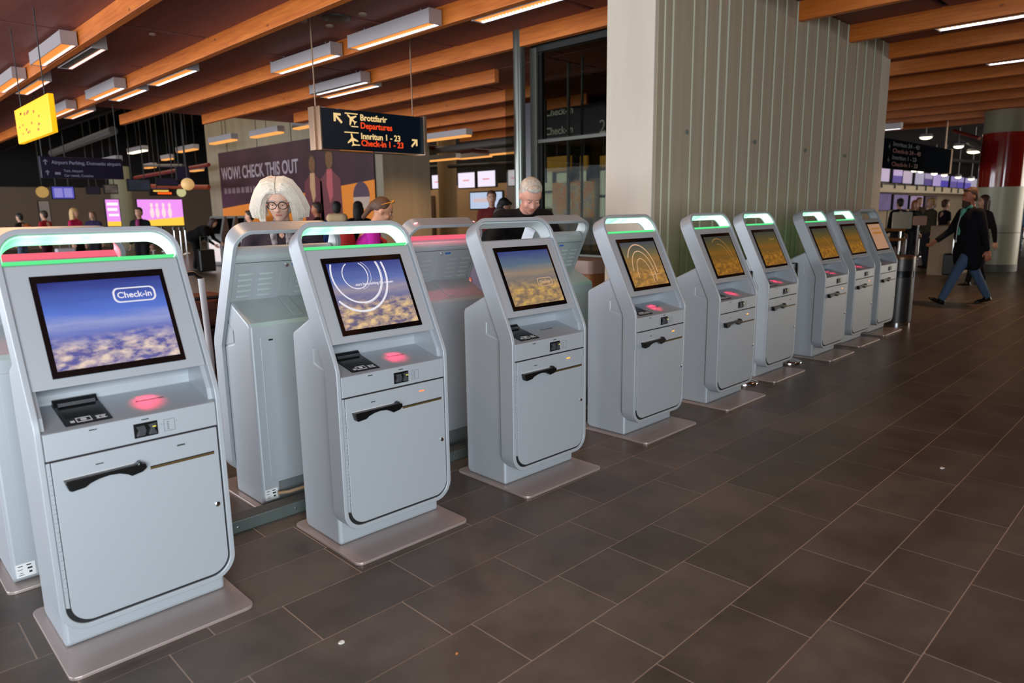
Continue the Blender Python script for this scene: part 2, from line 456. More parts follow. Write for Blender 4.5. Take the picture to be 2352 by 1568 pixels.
for i, x in enumerate(BX[10:]):
    w = ['fourth', 'fifth', 'sixth', 'seventh', 'eighth', 'ninth', 'last'][i]
    beam(x, -6, 9.0, '%s right-hand pine ceiling beam counted from the top, right of the ribbed wall' % w)

# ------------------------------------------------------------------ concrete core with ribbed face
def concrete(name, c, dark=0.12):
    m = mat(name, c, 0.75, noise=(3.0, dark, (1, 1, 0.12)), bump=(25, 0.25))
    return m
M_conc = concrete('smooth_concrete', (206, 195, 177), .07)
M_rib = concrete('board_marked_concrete', (176, 162, 137), 0.16)
core = empty('wall_core'); struct(core)
body = MB().box(5.295, 11.08, 3.60, 4.11, 0, 3.70).build('core_body', M_conc, core, bevel=0.008)
# ribs: boards of differing width standing a little proud, thin raised fins between them
x = 5.33; rs = random.Random(11); cachep = {}
while x < 10.72:
    w = rs.choice((0.12, 0.16, 0.20, 0.14))
    if x+w > 10.75: break
    dpt = rs.choice((0.003, 0.006, 0.009))
    key = (w, dpt)
    if key not in cachep: cachep[key] = MB().box(0, w-0.004, -dpt, 0.004, 0, 3.69).mesh('concrete_board')
    obj('concrete_board', cachep[key], M_rib, core, loc=(x, 3.597, 0.005))
    x += w
fin = MB().prism([(-0.009, 0), (-.003, -0.018), (.003, -.018), (0.009, 0)], 0.0, 3.69, 'z').mesh('concrete_fin')
for i, xf in enumerate([5.42, 5.55, 5.88, 6.10, 6.34, 6.5, 6.76, 7.02, 7.25, 7.5, 7.72, 8.0, 8.28, 8.55, 8.85, 9.15, 9.45, 9.8, 10.1, 10.4, 10.7]):
    obj('concrete_fin', fin, concrete('pale_fin_concrete', (206, 204, 182), .06), core, loc=(xf, 3.596, 0.005))
hole = MB().lathe([(0.022, 0), (0.022, 0.004), (0.012, 0.004), (0.012, 0.001)], 14).mesh('tie_hole')
for px, py in ((1579, 303), (1735, 326), (1851, 345), (1942, 358)):
    p = at(px, py, Y=3.58); h_ = obj('tie_hole', hole, mat('tie_hole_shadow', (120, 128, 118), 0.8), core, loc=p); h_.rotation_euler = (PI/2, 0, 0)

# ------------------------------------------------------------------ self-service kiosks
K = 1.0714
def fz(z):
    """front edge of the frame: upright below the kink, leaning back above it"""
    if z < 0.757: return 0.0
    if z < 0.815: t = (z-0.757)/0.058; return 0.0144*t*t
    return 0.48*(z-0.785)
def bn_dir(z):
    t = min(1, max(0, (z-0.757)/0.058)); a = 25.6*t
    return math.cos(R(a)), -math.sin(R(a))
def front_pt(u, z, d=0.0):
    nv, nz = bn_dir(z); return (u, fz(z)+nv*d, z+nz*d)
def frame_path(hw, zb, zt, rb, rtz, n=10):
    P = []
    def arc(cx, cz, rx, rz, a0):
        for i in range(n+1):
            a = R(a0+90*i/n); P.append((cx+rx*math.cos(a), cz+rz*math.sin(a)))
    arc(hw-rtz*1.05, zt-rtz, rtz*1.05, rtz, 0)
    arc(-hw+rtz*1.05, zt-rtz, rtz*1.05, rtz, 90)
    for z in (1.1, 0.9, 0.83, 0.815, 0.80, 0.786, 0.771, 0.757, 0.72, 0.4): P.append((-hw, z))
    arc(-hw+rb, zb+rb, rb, rb, 180)
    arc(hw-rb, zb+rb, rb, rb, 270)
    for z in (0.4, 0.72, 0.757, 0.771, 0.786, 0.80, 0.815, 0.83, 0.9, 1.1): P.append((hw, z))
    return P
_km = {}
def kmesh(key, fn, smooth=False):
    if key not in _km:
        r = fn(); _km[key] = r.mesh(key, smooth)
    return _km[key]
def band(outer, inner, d0, d1, closed=True, rng=None):
    b = MB(K); n = len(outer); idx = rng or range(n)
    vs = []
    for i in idx:
        (uo, zo), (ui, zi) = outer[i], inner[i]
        vs += [front_pt(uo, zo, d0), front_pt(uo, zo, d1), front_pt(ui, zi, d1), front_pt(ui, zi, d0)]
    m = len(vs)//4; fs = []
    for i in range(m if closed else m-1):
        j = (i+1) % m
        for q in range(4): fs.append((i*4+q, i*4+(q+1) % 4, j*4+(q+1) % 4, j*4+q))
    if not closed: fs += [(0, 1, 2, 3), ((m-1)*4+3, (m-1)*4+2, (m-1)*4+1, (m-1)*4)]
    b.add(vs, fs); return b
OUT = frame_path(0.279, 0.098, 1.362, 0.085, 0.085)
INN = frame_path(0.260, 0.117, 1.344, 0.068, 0.068)
STO = frame_path(0.2595, 0.1175, 1.3435, 0.068, 0.068)
STI = frame_path(0.2555, 0.1215, 1.3395, 0.064, 0.064)
def slab_on_front(u0, u1, z0, z1, d0, d1):
    b = MB(K)
    v = [front_pt(u, z, d) for d in (d0, d1) for z in (z0, z1) for u in (u0, u1)]
    return b.add(v, [(0, 1, 3, 2), (4, 6, 7, 5), (0, 4, 5, 1), (2, 3, 7, 6), (0, 2, 6, 4), (1, 5, 7, 3)])
def body_mesh():
    P = [(.075, .012), (.355, .012), (.375, .03), (.375, .885), (.366, .903), (.155, 1.008), (.138, .90), (.15, .86), (.19, .845), (.19, .795), (.075, .768)]
    return MB(K).prism(P, -.262, .262, 'x')
def head_mesh():
    # monitor housing: flat front, flat rear, rolled top
    z0, z1 = 0.882, 1.262; d1 = 0.078
    prof = []
    for z in (z0, 1.0, 1.1, z1-0.012): prof.append(front_pt(0, z, 0.004)[1:])
    t = Vector((0.433, 0.901)); nn = Vector((0.901, -0.433)); base = Vector(front_pt(0, z1-0.045, 0)[1:])
    for i in range(0, 9):
        a = R(90*i/8)
        p = base + nn*(0.018+ (d1-0.018)*math.sin(a)) + t*(0.047*math.cos(a)); prof.append((p.x, p.y))
    for z in (1.1, 1.0): prof.append(front_pt(0, z, d1)[1:])
    prof.append(front_pt(0, 0.93, d1)[1:])
    return MB(K).prism(prof, -.2585, .2585, 'x')
def slant_M(u, z, d=-0.001):
    """matrix for flat print on the leaning panel, in kiosk space (already scaled)"""
    p = Vector(front_pt(u, z, d))*K
    return faceM(p, (1, 0, 0), (0, 0.433, 0.901))

def add(name, key, fn, m, parent, bevel=0, smooth=False, seg=2):
    return obj(name, kmesh(key, fn, smooth), m, parent, bevel, seg)

def make_kiosk(label, loc, rz, group, strip='green', disp=None, front=True, rear=False, led=None, content=None, sticker=True):
    t = empty('self_service_kiosk', loc, rz); tag(t, label, 'kiosk', group)
    add('base_plate', 'base_plate', lambda: MB(K).prism(rrect(-.292, .292, -.116, .43, .03, 5), 0, .012, 'z'), M_plate, t, 0.002)
    b = add('cabinet', 'cabinet', body_mesh, M_paint, t, 0.016, seg=3)
    add('frame', 'frame', lambda: band(OUT, INN, -0.008, 0.085), M_paint, t, 0.004, True)
    add('head_housing', 'head_housing', head_mesh, M_paint, t, 0.002)
    add('front_carcass', 'front_carcass', lambda: MB(K).prism(rrect(-.2605, .2605, .1165, .745, .068, 8, 0.001), .003, .086, 'y'), M_paint, t)
    # light strip in the arch: top, its corners and a little of the sides
    n = 11
    rngs = list(range(0, 22))
    m1 = {'green': M_green, 'red': M_pink, 'off': M_stripoff}[strip]
    def strip_fn():
        o2 = [(0.2595, 1.262)]+[STO[i] for i in rngs]+[(-0.2595, 1.262)]
        i2 = [(0.2555, 1.262)]+[STI[i] for i in rngs]+[(-0.2555, 1.262)]
        return band(o2, i2, 0.006, 0.072, closed=False)
    add('light_strip', 'light_strip', strip_fn, m1, t, 0, True)
    if strip != 'off':
        def edge():
            p = Vector((0.433, 0.901)); base = Vector(front_pt(0, 1.2585, 0)[1:])
            q = base+Vector((.901, -.433))*0.006+p*0.0035; q2 = base+Vector((.901, -.433))*0.05+p*0.0025
            return MB(K).prism([(q.x, q.y), (q.x+.0015, q.y+.004), (q2.x, q2.y+.003), (q2.x, q2.y)], -.256, .256, 'x')
        add('spill_edge', 'spill_edge', edge, M_greenedge if strip == 'green' else M_pinkedge, t)  # emissive sliver stands in for strip light falling on the head's top
    if rear:
        # back cover of the head with pressed louvres
        lv = kmesh('louver', lambda: louver())
        for r_ in range(5):
            for u in (0.2, 0.098, -0.098, -0.2):
                z = 1.152-0.0265*r_
                o = obj('louver', lv, M_paint, t)
                p = Vector(front_pt(u, z, 0.0785))*K; o.location = p; o.rotation_euler = (R(-25.6), 0, 0)
        add('rear_strip', 'rear_strip', lambda: slab_on_front(-.026, .026, 1.052, 1.172, .077, .0805), M_paint, t, 0.003)
        add('rear_groove', 'rear_groove', lambda: slab_on_front(-.256, .256, 1.2085, 1.2105, .077, .0786), M_gap, t)
        def lockr():
            bb = MB(K); p = Vector(front_pt(-0.0, 1.19, 0.078)); nn = Vector((0, .901, -.433))
            return bb.tube([p, p+nn*0.009], 0.0085, 12)
        k_ = add('key_lock', 'rear_lock', lockr, M_chrome, t); k_['label'] = 'chrome round key lock on the back cover'
        if sticker:
            s_ = add('sticker', 'rear_sticker', lambda: slab_on_front(-.07, -.028, 1.185, 1.196, .078, .0792), M_blue, t); s_['label'] = 'small blue and white sticker'
        def ridge():
            b_ = MB(K); a0 = Vector((.19, .991)); a1 = Vector((.345, .914)); nn = Vector((.446, .895))
            P = [a0, a0+nn*.005, a1+nn*.005, a1]
            return b_.prism([(p.x, p.y) for p in P], -.03, .022, 'x')
        add('top_cover_strip', 'top_ridge', ridge, M_paint, t, 0.002)
        add('rear_door', 'rear_door', lambda: MB(K).prism(rrect(-.215, .215, .13, .835, .012, 3), .374, .3775, 'y'), M_paint, t, 0.002)
        add('rear_door_catch', 'rear_catch', lambda: MB(K).box(.155, .175, .377, .381, .815, .822), M_gap, t)
        pl = add('rating_plate', 'rating_plate', lambda: MB(K).box(.188, .252, .3745, .3765, .036, .09), M_white, t); pl['label'] = 'white printed rating plate'
        add('plate_print', 'plate_print', plate_print, M_gap, pl)
        add('plinth_panel', 'plinth_panel', lambda: MB(K).box(-.255, .18, .374, .3765, .02, .118), mat('dull_steel', (120, 126, 128), 0.5, 0.4), t, 0.002)
    if not front: return t
    # shelf with passport reader and scanner window
    add('reader_shelf', 'reader_shelf', lambda: MB(K).prism([(.0, .744), (.0, .757), (.19, .800), (.19, .786)], -.259, .259, 'x'), M_paint, t, 0.001)
    for s in (-1, 1):
        add('recess_cheek', 'recess_cheek%d' % s, lambda: MB(K).prism([(.02, .757), (.19, .795), (.19, .86), (.13, .888), (.075, .882), (.03, .80)], s*.246, s*.262, 'x'), M_paint, t)
    def shelf_slab(u0, u1, v0, v1, h0, h1):
        z = lambda v: .757+.226*v
        return MB(K).add([(u, v, z(v)+h) for h in (h0, h1) for v in (v0, v1) for u in (u0, u1)], [(0, 2, 3, 1), (4, 5, 7, 6), (0, 1, 5, 4), (2, 6, 7, 3), (0, 4, 6, 2), (1, 3, 7, 5)])
    rd = add('passport_reader', 'passport_reader', lambda: shelf_slab(-.19, -.057, .02, .186, -.003, .003), M_black, t, 0.002); rd['label'] = 'black passport reader let into the shelf'
    add('reader_hood', 'reader_hood', lambda: MB(K).prism([(.155, .792), (.188, .80), (.19, .815), (.178, .815)], -.188, -.06, 'x'), M_black, rd, 0.002)
    add('reader_bar', 'reader_bar', lambda: shelf_slab(-.178, -.07, .150, .158, .006, .014), mat('satin_steel', (110, 112, 115), 0.3, 0.8), rd)
    add('reader_glass', 'reader_glass', lambda: shelf_slab(-.178, -.07, .068, .146, .003, .0036), M_bezel, rd)
    def icons():
        m_ = MB(K); z = lambda v: .757+.226*v+.0034
        def ln(u0, u1, v0, v1):
            m_.add([(u0, v0, z(v0)), (u1, v0, z(v0)), (u1, v1, z(v1)), (u0, v1, z(v1)), (u0, v0, z(v0)+.0006), (u1, v0, z(v0)+.0006), (u1, v1, z(v1)+.0006), (u0, v1, z(v1)+.0006)],
                   [(4, 5, 6, 7), (0, 1, 5, 4), (1, 2, 6, 5), (2, 3, 7, 6), (3, 0, 4, 7)])
        ln(-.155, -.112, .030, .033); ln(-.155, -.112, .057, .060); ln(-.155, -.152, .033, .057); ln(-.115, -.112, .033, .057); ln(-.142, -.126, .040, .052)
        ln(-.172, -.160, .034, .046); ln(-.100, -.070, .032, .034); ln(-.100, -.070, .050, .052); ln(-.098, -.090, .038, .047); ln(-.086, -.074, .040, .044); ln(-.078, -.074, .034, .050)
        return m_
    add('reader_icons', 'reader_icons', icons, M_white, rd)
    # "boarding card" lettering in the scanner glow
    sl = Vector((0, 1, .226)).normalized()
    p = Vector((.036, .098, .7802))*K
    if 'cardtext' not in _km:
        me = text_mesh('BOARDINGCARD', .0115*K, 0.0002); me.transform(faceM(p, (1, 0, 0), sl)); _km['cardtext'] = me
    w_ = add('scanner_window', 'scanner_window', lambda: shelf_slab(.045, .108, .11, .142, .0, .0012), M_paint, t)
    obj('shelf_lettering', _km['cardtext'], M_gap, w_)
    # drawer-like reader panel
    add('reader_panel', 'reader_panel', lambda: MB(K).box(-.2575, .2575, -.006, .004, .672, .7565), M_paint, t, 0.002)
    cr_ = add('card_reader', 'card_reader', lambda: MB(K).box(-.009, .064, -.009, -.005, .686, .7335), M_black, t, 0.001); cr_['label'] = 'black card reader mouth'
    add('reader_jaw', 'reader_jaw', lambda: MB(K).prism([(-.0035, .693), (.022, .693), (.027, .71), (.022, .727), (-.0035, .727), (.004, .71)], -.017, -.008, 'y'), mat('dark_grey_plastic', (62, 64, 68), 0.4), cr_, 0.001)
    add('reader_jaw', 'reader_jaw2', lambda: MB(K).prism([(.034, .693), (.060, .691), (.052, .71), (.060, .729), (.034, .727), (.041, .71)], -.017, -.008, 'y'), mat('dark_grey_plastic'), cr_, 0.001)
    add('reader_light', 'reader_light', lambda: MB(K).box(.046, .056, -.0185, -.017, .7165, .7195), glow('yellow_led', (230, 220, 70), 1.2), cr_)
    def icon():
        m_ = MB(K)
        def ln(a, b, c, d): m_.box(a, b, -.0068, -.0058, c, d)
        ln(.084, .119, .7285, .7297); ln(.084, .119, .689, .6902); ln(.084, .0852, .689, .7297); ln(.1178, .119, .689, .7297)
        for i in range(5): ln(.094, .1, .695+i*.006, .698+i*.006)
        ln(.074, .080, .715, .7165); ln(.123, .127, .717, .7185)
        return m_
    add('card_pictogram', 'card_pictogram', icon, M_greyprint, t)
    def ind(u, z, m_, key): return add('indicator', key, lambda: MB(K).box(u-.011, u+.011, -.0075, -.005, z-.0017, z+.0017), m_, t)
    ind(-.124, .744, M_darklabel, 'i1'); ind(.028, .744, M_darklabel, 'i2')
    # door, its gap, hinge, lock, handle-shaped ticket tray and slot
    add('door_gap', 'door_gap', lambda: MB(K).prism(rrect(-.2595, .2595, .1178, .671, .067, 8, 0.001), -.0025, .003, 'y'), M_gap, t)
    door = add('door', 'door', lambda: MB(K).prism(rrect(-.2465, .2535, .1265, .6665, .064, 10, 0.002), -.009, -.002, 'y'), M_paint, t, 0.002)
    add('door_trim', 'door_trim', lambda: MB(K).prism([(-.2595, .190), (-.249, .186), (-.249, .6665), (-.2595, .6665)], -.006, -.002, 'y'), M_paint, t)
    def hinge():
        m_ = MB(K)
        for i in range(26):
            z = .230+i*.0154; m_.box(-.2575, -.2490, -.0095 if i % 2 else -.008, -.002, z, z+.0128)
        return m_
    add('hinge', 'hinge', hinge, M_paint, door)
    def lock():
        return MB(K).tube([(.231, -.006, .386), (.231, -.015, .386), (.231, -.016, .386)], [.0085, .0085, .0065], 14)
    lk = add('door_lock', 'door_lock', lock, M_chrome, door, 0, True); lk['label'] = 'round chrome key lock'
    def tray():
        P = [(-.222, .606), (-.213, .574), (-.205, .570), (-.168, .574), (-.155, .583), (-.13, .5905), (-.10, .594), (-.07, .591), (-.048, .582), (-.036, .573), (-.003, .579), (.012, .590), (.009, .604), (-.004, .606), (-.004, .614), (-.012, .613), (-.016, .607)]
        return MB(K).prism(P, -.009, -.036, 'y')
    tr = add('ticket_tray', 'ticket_tray', tray, M_black, t, 0.0035); tr['label'] = 'black moulded ticket tray with an arched underside'
    add('tray_edge', 'tray_edge', lambda: MB(K).box(-.219, -.02, -.013, -.0085, .6065, .6085), M_white, tr)
    sl_ = add('ticket_slot', 'ticket_slot', lambda: MB(K).box(.027, .238, -.0095, -.0085, .5715, .5825), M_brass, t); sl_['label'] = 'brass-lined ticket slot'
    add('slot_shadow', 'slot_shadow', lambda: MB(K).box(.027, .238, -.0105, -.0095, .5795, .583), M_gap, sl_)
    ind2 = add('indicator', 'i3', lambda: MB(K).box(-.129, -.107, -.0100, -.009, .6303, .6337), M_darklabel, t)
    add('indicator', 'i4', lambda: MB(K).box(.117, .143, -.0104, -.009, .6290, .6340), {'orange': M_orangeled, 'red': M_redled}.get(led, M_darklabel), t)
    # screen
    bz = add('screen_bezel', 'screen_bezel', lambda: slab_on_front(-.1986, .1986, .908, 1.2144, -.002, .004), M_bezel, t, 0.001)
    ds = add('display', 'display', lambda: slab_on_front(-.182, .184, .9275, 1.192, -.0028, -.002), disp, t)
    if content: content(ds)
    if strip == 'green':
        l = bpy.data.lights.new('scanner_glow', 'SPOT'); l.energy = 1.7; l.color = (1, 0.02, 0.08); l.spot_size = R(70); l.spot_blend = 1; l.shadow_soft_size = 0.01
        lo = bpy.data.objects.new('scanner_glow', l); COL.objects.link(lo); lo.parent = t; lo.location = Vector((.072, .105, .873))*K
        lo.rotation_euler = (R(-5), 0, 0)
        l = bpy.data.lights.new('arch_glow', 'AREA'); l.shape = 'RECTANGLE'; l.size = .46; l.size_y = .04; l.energy = 0.4; l.color = (0.12, 1, 0.35)
        lo = bpy.data.objects.new('arch_glow', l); COL.objects.link(lo); lo.parent = t; lo.location = Vector((0, .300, 1.318))*K; lo.rotation_euler = (R(38), 0, 0)
    return t

def louver():
    m_ = MB(K)
    n = 6; w = .036
    vs = []
    # a pressed scoop: open slit below, rising to a rounded lip
    for i in range(n+1):
        a = PI*i/n; x_ = -w*math.cos(a); e = max(0.25, math.sin(a))**0.5
        vs += [(x_, 0, 0.006), (x_, .005*e, -0.001), (x_, .0055*e, -0.0045), (x_, 0, -0.006)]
    fs = []
    for i in range(n):
        for q in range(3): fs.append((i*4+q, i*4+q+1, (i+1)*4+q+1, (i+1)*4+q))
        fs.append((i*4+3, i*4, (i+1)*4, (i+1)*4+3))
    fs += [(0, 3, 2, 1), (n*4, n*4+1, n*4+2, n*4+3)]
    return m_.add(vs, fs)
def plate_print():
    m_ = MB(K)
    for (u0, u1, z0, z1) in ((.228, .244, .079, .082), (.2, .216, .079, .083), (.23, .246, .066, .068), (.198, .214, .064, .071), (.23, .24, .052, .054), (.2, .21, .048, .056), (.226, .244, .044, .046)):
        m_.box(u0, u1, .3765, .377, z0, z1)
    return m_

M_ringW = glow('screen_white', (225, 222, 232), 1.0)
M_ringO = glow('screen_tan', (205, 165, 130), 0.9)
M_ringD = glow('screen_dim', (170, 120, 55), 0.7)
US = 1.109   # metres along the slope per metre of height
def ring(cu, cz, ru, rz, w, m_, ds, a0=0, a1=360, n=60, clip=True):
    b = MB(K); 
    for i in range(n):
        q = []
        for a, rr in ((a0+(a1-a0)*i/n, 0), (a0+(a1-a0)*(i+1)/n, 0), (a0+(a1-a0)*(i+1)/n, w), (a0+(a1-a0)*i/n, w)):
            u = cu+(ru-rr)*math.cos(R(a)); z = cz+(rz-rr/US)*math.sin(R(a)); q.append((u, z))
        if clip and any(u < -.18 or u > .182 or z < .929 or z > 1.1905 for u, z in q): continue
        v = [front_pt(u, z, -.003) for u, z in q]+[front_pt(u, z, -.0034) for u, z in q]
        b.add(v, [(4, 5, 6, 7), (0, 4, 7, 3), (1, 2, 6, 5), (0, 1, 5, 4), (3, 7, 6, 2)])
    return b.build('screen_ring', m_, ds)
def button(cu, cz, hw, hz, r_, w, m_, ds, label, size):
    P = rrect(cu-hw, cu+hw, cz-hz, cz+hz, r_, 6); Q = rrect(cu-hw+w, cu+hw-w, cz-hz+w*.7, cz+hz-w*.7, r_*.8, 6)
    b = MB(K); n = len(P)
    for i in range(n):
        q = [P[i], P[(i+1) % n], Q[(i+1) % n], Q[i]]
        v = [front_pt(u, z, -.003) for u, z in q]+[front_pt(u, z, -.0034) for u, z in q]
        b.add(v, [(4, 5, 6, 7), (0, 4, 7, 3), (1, 2, 6, 5), (0, 1, 5, 4), (3, 7, 6, 2)])
    o = b.build('screen_button', m_, ds)
    text('button_text', label, size*K, m_, slant_M(cu, cz-size*.30, -.0034), ds, 0.0002, 'CENTER', bold=0.0006)
    return o
def c1(ds): button(.090, 1.1365, .067, .024, .018, .006, M_ringW, ds, 'Check-in', .030)
def c2(ds):
    ring(-.062, 1.139, .062, .057, .004, M_ringW, ds); ring(-.054, 1.139, .068, .06, .0015, M_ringW, ds, -80, 80)
    ring(-.055, 1.142, .121, .118, .007, M_ringW, ds); ring(-.056, 1.142, .125, .121, .002, M_ringW, ds, -90, 60)
    ring(-.060, 1.139, .154, .150, .009, M_ringW, ds, -150, 75)
    text('screen_text', 'start by touching the screen', .0165*K, M_ringW, slant_M(.020, 1.096, -.0036), ds, 0.0002, 'CENTER', bold=0.0003)
def c3(ds): button(.085, 1.030, .055, .021, .016, .004, M_ringO, ds, 'Check-in', .022)
def c4(ds):
    ring(-.03, 1.03, .14, .15, .008, M_ringO, ds, -10, 150); ring(-.03, 1.0, .11, .14, .007, M_ringO, ds, -20, 170)
    ring(-.03, .98, .075, .115, .006, M_ringO, ds, -20, 180); 
    text('screen_text', 'start by touching the screen', .012*K, M_ringO, slant_M(.07, .988, -.0036), ds, 0.0002, 'CENTER')
def c5(ds):
    ring(-.02, 1.0, .15, .18, .006, M_ringD, ds, 5, 120); ring(-.02, .98, .12, .16, .004, M_ringD, ds, 5, 100)
    text('screen_text', 'touch the screen', .014*K, M_ringD, slant_M(.04, .99, -.0036), ds, 0.0002, 'CENTER')
def c6(ds):
    text('screen_text', 'Check-in', .026*K, M_ringD, slant_M(.09, 1.125, -.0036), ds, 0.0002, 'CENTER')
def c7(ds): ring(-.05, 1.0, .16, .12, .005, M_ringD, ds, 20, 70)
def c9(ds):
    b = MB(K); 
    for z0, z1 in ((1.085, 1.11), (1.135, 1.15)):
        v = [front_pt(u, z, d) for d in (-.003, -.0034) for z in (z0, z1) for u in (-.12, .14)]
        b.add(v, [(4, 5, 7, 6), (0, 1, 5, 4), (2, 6, 7, 3), (0, 4, 6, 2), (1, 3, 7, 5)])
    b.build('page_banner', glow('ochre_banner', (165, 110, 40), 0.8), ds)

D1 = display_mat('display_blue', (34, 44, 120), (82, 112, 200), (140, 150, 200), (86, 86, 150), (222, 200, 184), 1.0)
D2 = display_mat('display_blue_warm', (38, 52, 125), (90, 110, 170), (150, 140, 155), (100, 92, 120), (225, 190, 140), 0.95, 0.6)
D3 = display_mat('display_gold', (48, 62, 125), (92, 112, 128), (150, 130, 110), (128, 108, 92), (205, 165, 95), 0.85, 0.62)
D4 = display_mat('display_amber', (66, 76, 88), (112, 104, 72), (150, 115, 60), (140, 105, 60), (200, 145, 70), 0.75, 0.62)
D5 = display_mat('display_olive', (54, 64, 58), (104, 88, 40), (140, 96, 30), (128, 88, 32), (185, 125, 40), 0.65, 0.6)
D9 = glow('display_beige', (172, 128, 98), 0.85)
GF = 'front row of self-service kiosks'; GR = 'back-to-back second row of kiosks seen from behind'
def kp(x, y): return (x*K, y*K, 0)
make_kiosk('silver check-in kiosk nearest the camera, blue sky screen with a Check-in button', kp(.662, 2.427), 0, GF, 'green', D1, content=c1)
make_kiosk('silver check-in kiosk with small and large white circles on its blue screen', kp(1.666, 2.401), R(-.6), GF, 'green', D2, led='red', content=c2)
make_kiosk('silver check-in kiosk with its arch light off and a Check-in button low on its screen', kp(2.611, 2.371), R(-.6), GF, 'off', D3, led='orange', content=c3)
make_kiosk('kiosk with green arch before the smooth pillar face, three tan arcs on screen', kp(3.68, 2.412), 0, GF, 'green', D4, led='orange', content=c4)
make_kiosk('fifth front-row kiosk, faint arc on amber screen, left of the first barrier post', kp(4.655, 2.404), 0, GF, 'green', D5, led='orange', content=c5)
make_kiosk('sixth kiosk of the front row, between the two black barrier posts', kp(5.645, 2.524), 0, GF, 'green', D5, content=c6)
make_kiosk('seventh kiosk of the front row, first one right of the second barrier post', kp(6.737, 2.507), 0, GF, 'green', D5, led='orange', content=c7)
make_kiosk('eighth front-row kiosk, farthest one with a green arch', kp(7.594, 2.554), 0, GF, 'green', D5, led='orange')
make_kiosk('farthest front-row kiosk beside the litter bin, arch unlit, beige page on screen', kp(8.404, 2.583), 0, GF, 'off', D9, content=c9)
DB = glow('display_hidden', (80, 110, 190), 0.8)
make_kiosk('kiosk turned away with pink lit arch at the left photo edge behind the nearest kiosk', (.67, 3.73, 0), PI, GR, 'red', DB, rear=True)
make_kiosk('kiosk turned away in front of the white-haired woman, vent louvres on its back, arch unlit', (1.744, 3.73, 0), PI, GR, 'off', DB, rear=True)
make_kiosk('kiosk turned away with red lit arch between the second and third front kiosks', (2.785, 3.73, 0), PI, GR, 'red', DB, rear=True)
make_kiosk('kiosk turned away in front of the stooping grey-haired man, arch unlit', (3.87, 3.73, 0), PI, GR, 'off', DB, rear=True)
# the red arch light falls on the kiosk tops in front of it
for x in (.67, 2.785):
    l = bpy.data.lights.new('red_arch_glow', 'AREA'); l.shape = 'RECTANGLE'; l.size = .48; l.size_y = .04; l.energy = 5; l.color = (1, 0.10, 0.16)
    lo = bpy.data.objects.new('red_arch_glow', l); COL.objects.link(lo); lo.location = (x, 3.73-.30*K, 1.335*K); lo.rotation_euler = (R(-20), 0, 0)

# cable duct between the two rows and a cable
duct = MB().box(.95, 2.98, 3.155, 3.245, 0, .06).build('cable_duct', mat('galvanised_steel', (112, 124, 120), 0.4, 0.6), bevel=0.003)
tag(duct, 'low grey metal cable duct on the floor between the two kiosk rows', 'cable duct')
lid = MB().box(.96, 2.97, 3.160, 3.240, .0601, .064).build('duct_lid', mat('duct_lid_paint', (78, 76, 72), 0.5, 0.3), duct)
scr = MB().lathe([(.005, 0), (.005, .003), (.002, .004)], 10).mesh('screw')
for xx in (1.25, 1.55, 1.85, 2.2, 2.6):
    s_ = obj('screw', scr, M_chrome, duct, loc=(xx, 3.154, .03)); s_.rotation_euler = (PI/2, 0, 0)
cab = MB().tube([(1.53, 3.30, .075), (1.58, 3.27, .078), (1.66, 3.255, .085), (1.74, 3.26, .082), (1.82, 3.31, .08)], .009, 8).build('power_cable', mat('tan_cable', (150, 120, 90), 0.6), None, 0, True)
tag(cab, 'tan power cable curling out behind a kiosk foot onto the grey duct', 'cable')

# ------------------------------------------------------------------ barrier posts between the kiosks
M_tape = mat('black_belt_head', (14, 14, 15), 0.35)
def post(loc, label, group='retractable barrier posts', m=None, tall=.97, r=.17):
    t = empty('barrier_post', loc); tag(t, label, 'barrier post', group)
    MB().lathe([(r, 0), (r, .012), (r*.95, .02), (r*.45, .036), (.035, .05), (.03, .06)], 28).build('base', M_chrome if m is None else m, t, 0, True)
    MB().tube([(0, 0, .04), (0, 0, tall-.1)], .028, 16).build('pole', M_chrome if m is None else m, t, 0, True)
    MB().lathe([(.036, tall-.14), (.038, tall-.13), (.038, tall-.005), (.03, tall)], 16).build('belt_head', M_tape, t, 0, True)
    MB().box(-.045, -.034, -.014, .014, tall-.125, tall-.01).build('belt_clip', M_white, t)
    return t
post((5.575, 2.80, 0), 'chrome barrier post with black head between the fifth and sixth front kiosk', r=.125)
post((6.63, 2.87, 0), 'chrome barrier post with black head between the sixth and seventh front kiosk', r=.125)

# ------------------------------------------------------------------ litter bin
t = empty('litter_bin', (9.75, 2.86, 0)); tag(t, 'round dark grey litter bin at the end of the front kiosk row', 'bin')
M_bin = mat('dark_bin_metal', (70, 68, 66), 0.35, 0.6)
MB().lathe([(.165, .02), (.165, .60), (.16, .605)], 32).build('bin_body', M_bin, t, 0, True)
MB().lathe([(.172, 0), (.172, .03), (.165, .035)], 32).build('bin_foot', M_chrome, t, 0, True)
MB().lathe([(.158, .605), (.158, .68), (.16, .69)], 32).build('bin_band', M_black, t, 0, True)
MB().lathe([(.17, .685), (.17, .84), (.165, .86), (.11, .865), (.10, .83)], 32).build('bin_lid', M_bin, t, 0, True)
MB().lathe([(.171, .835), (.171, .862), (.166, .872), (.10, .868)], 32).build('bin_rim', mat('brown_bin_rim', (110, 76, 50), 0.35, 0.4), t, 0, True)
MB().box(.11, .128, -.145, -.125, .03, .82).build('bin_rail', mat('satin_steel'), t, 0.004)

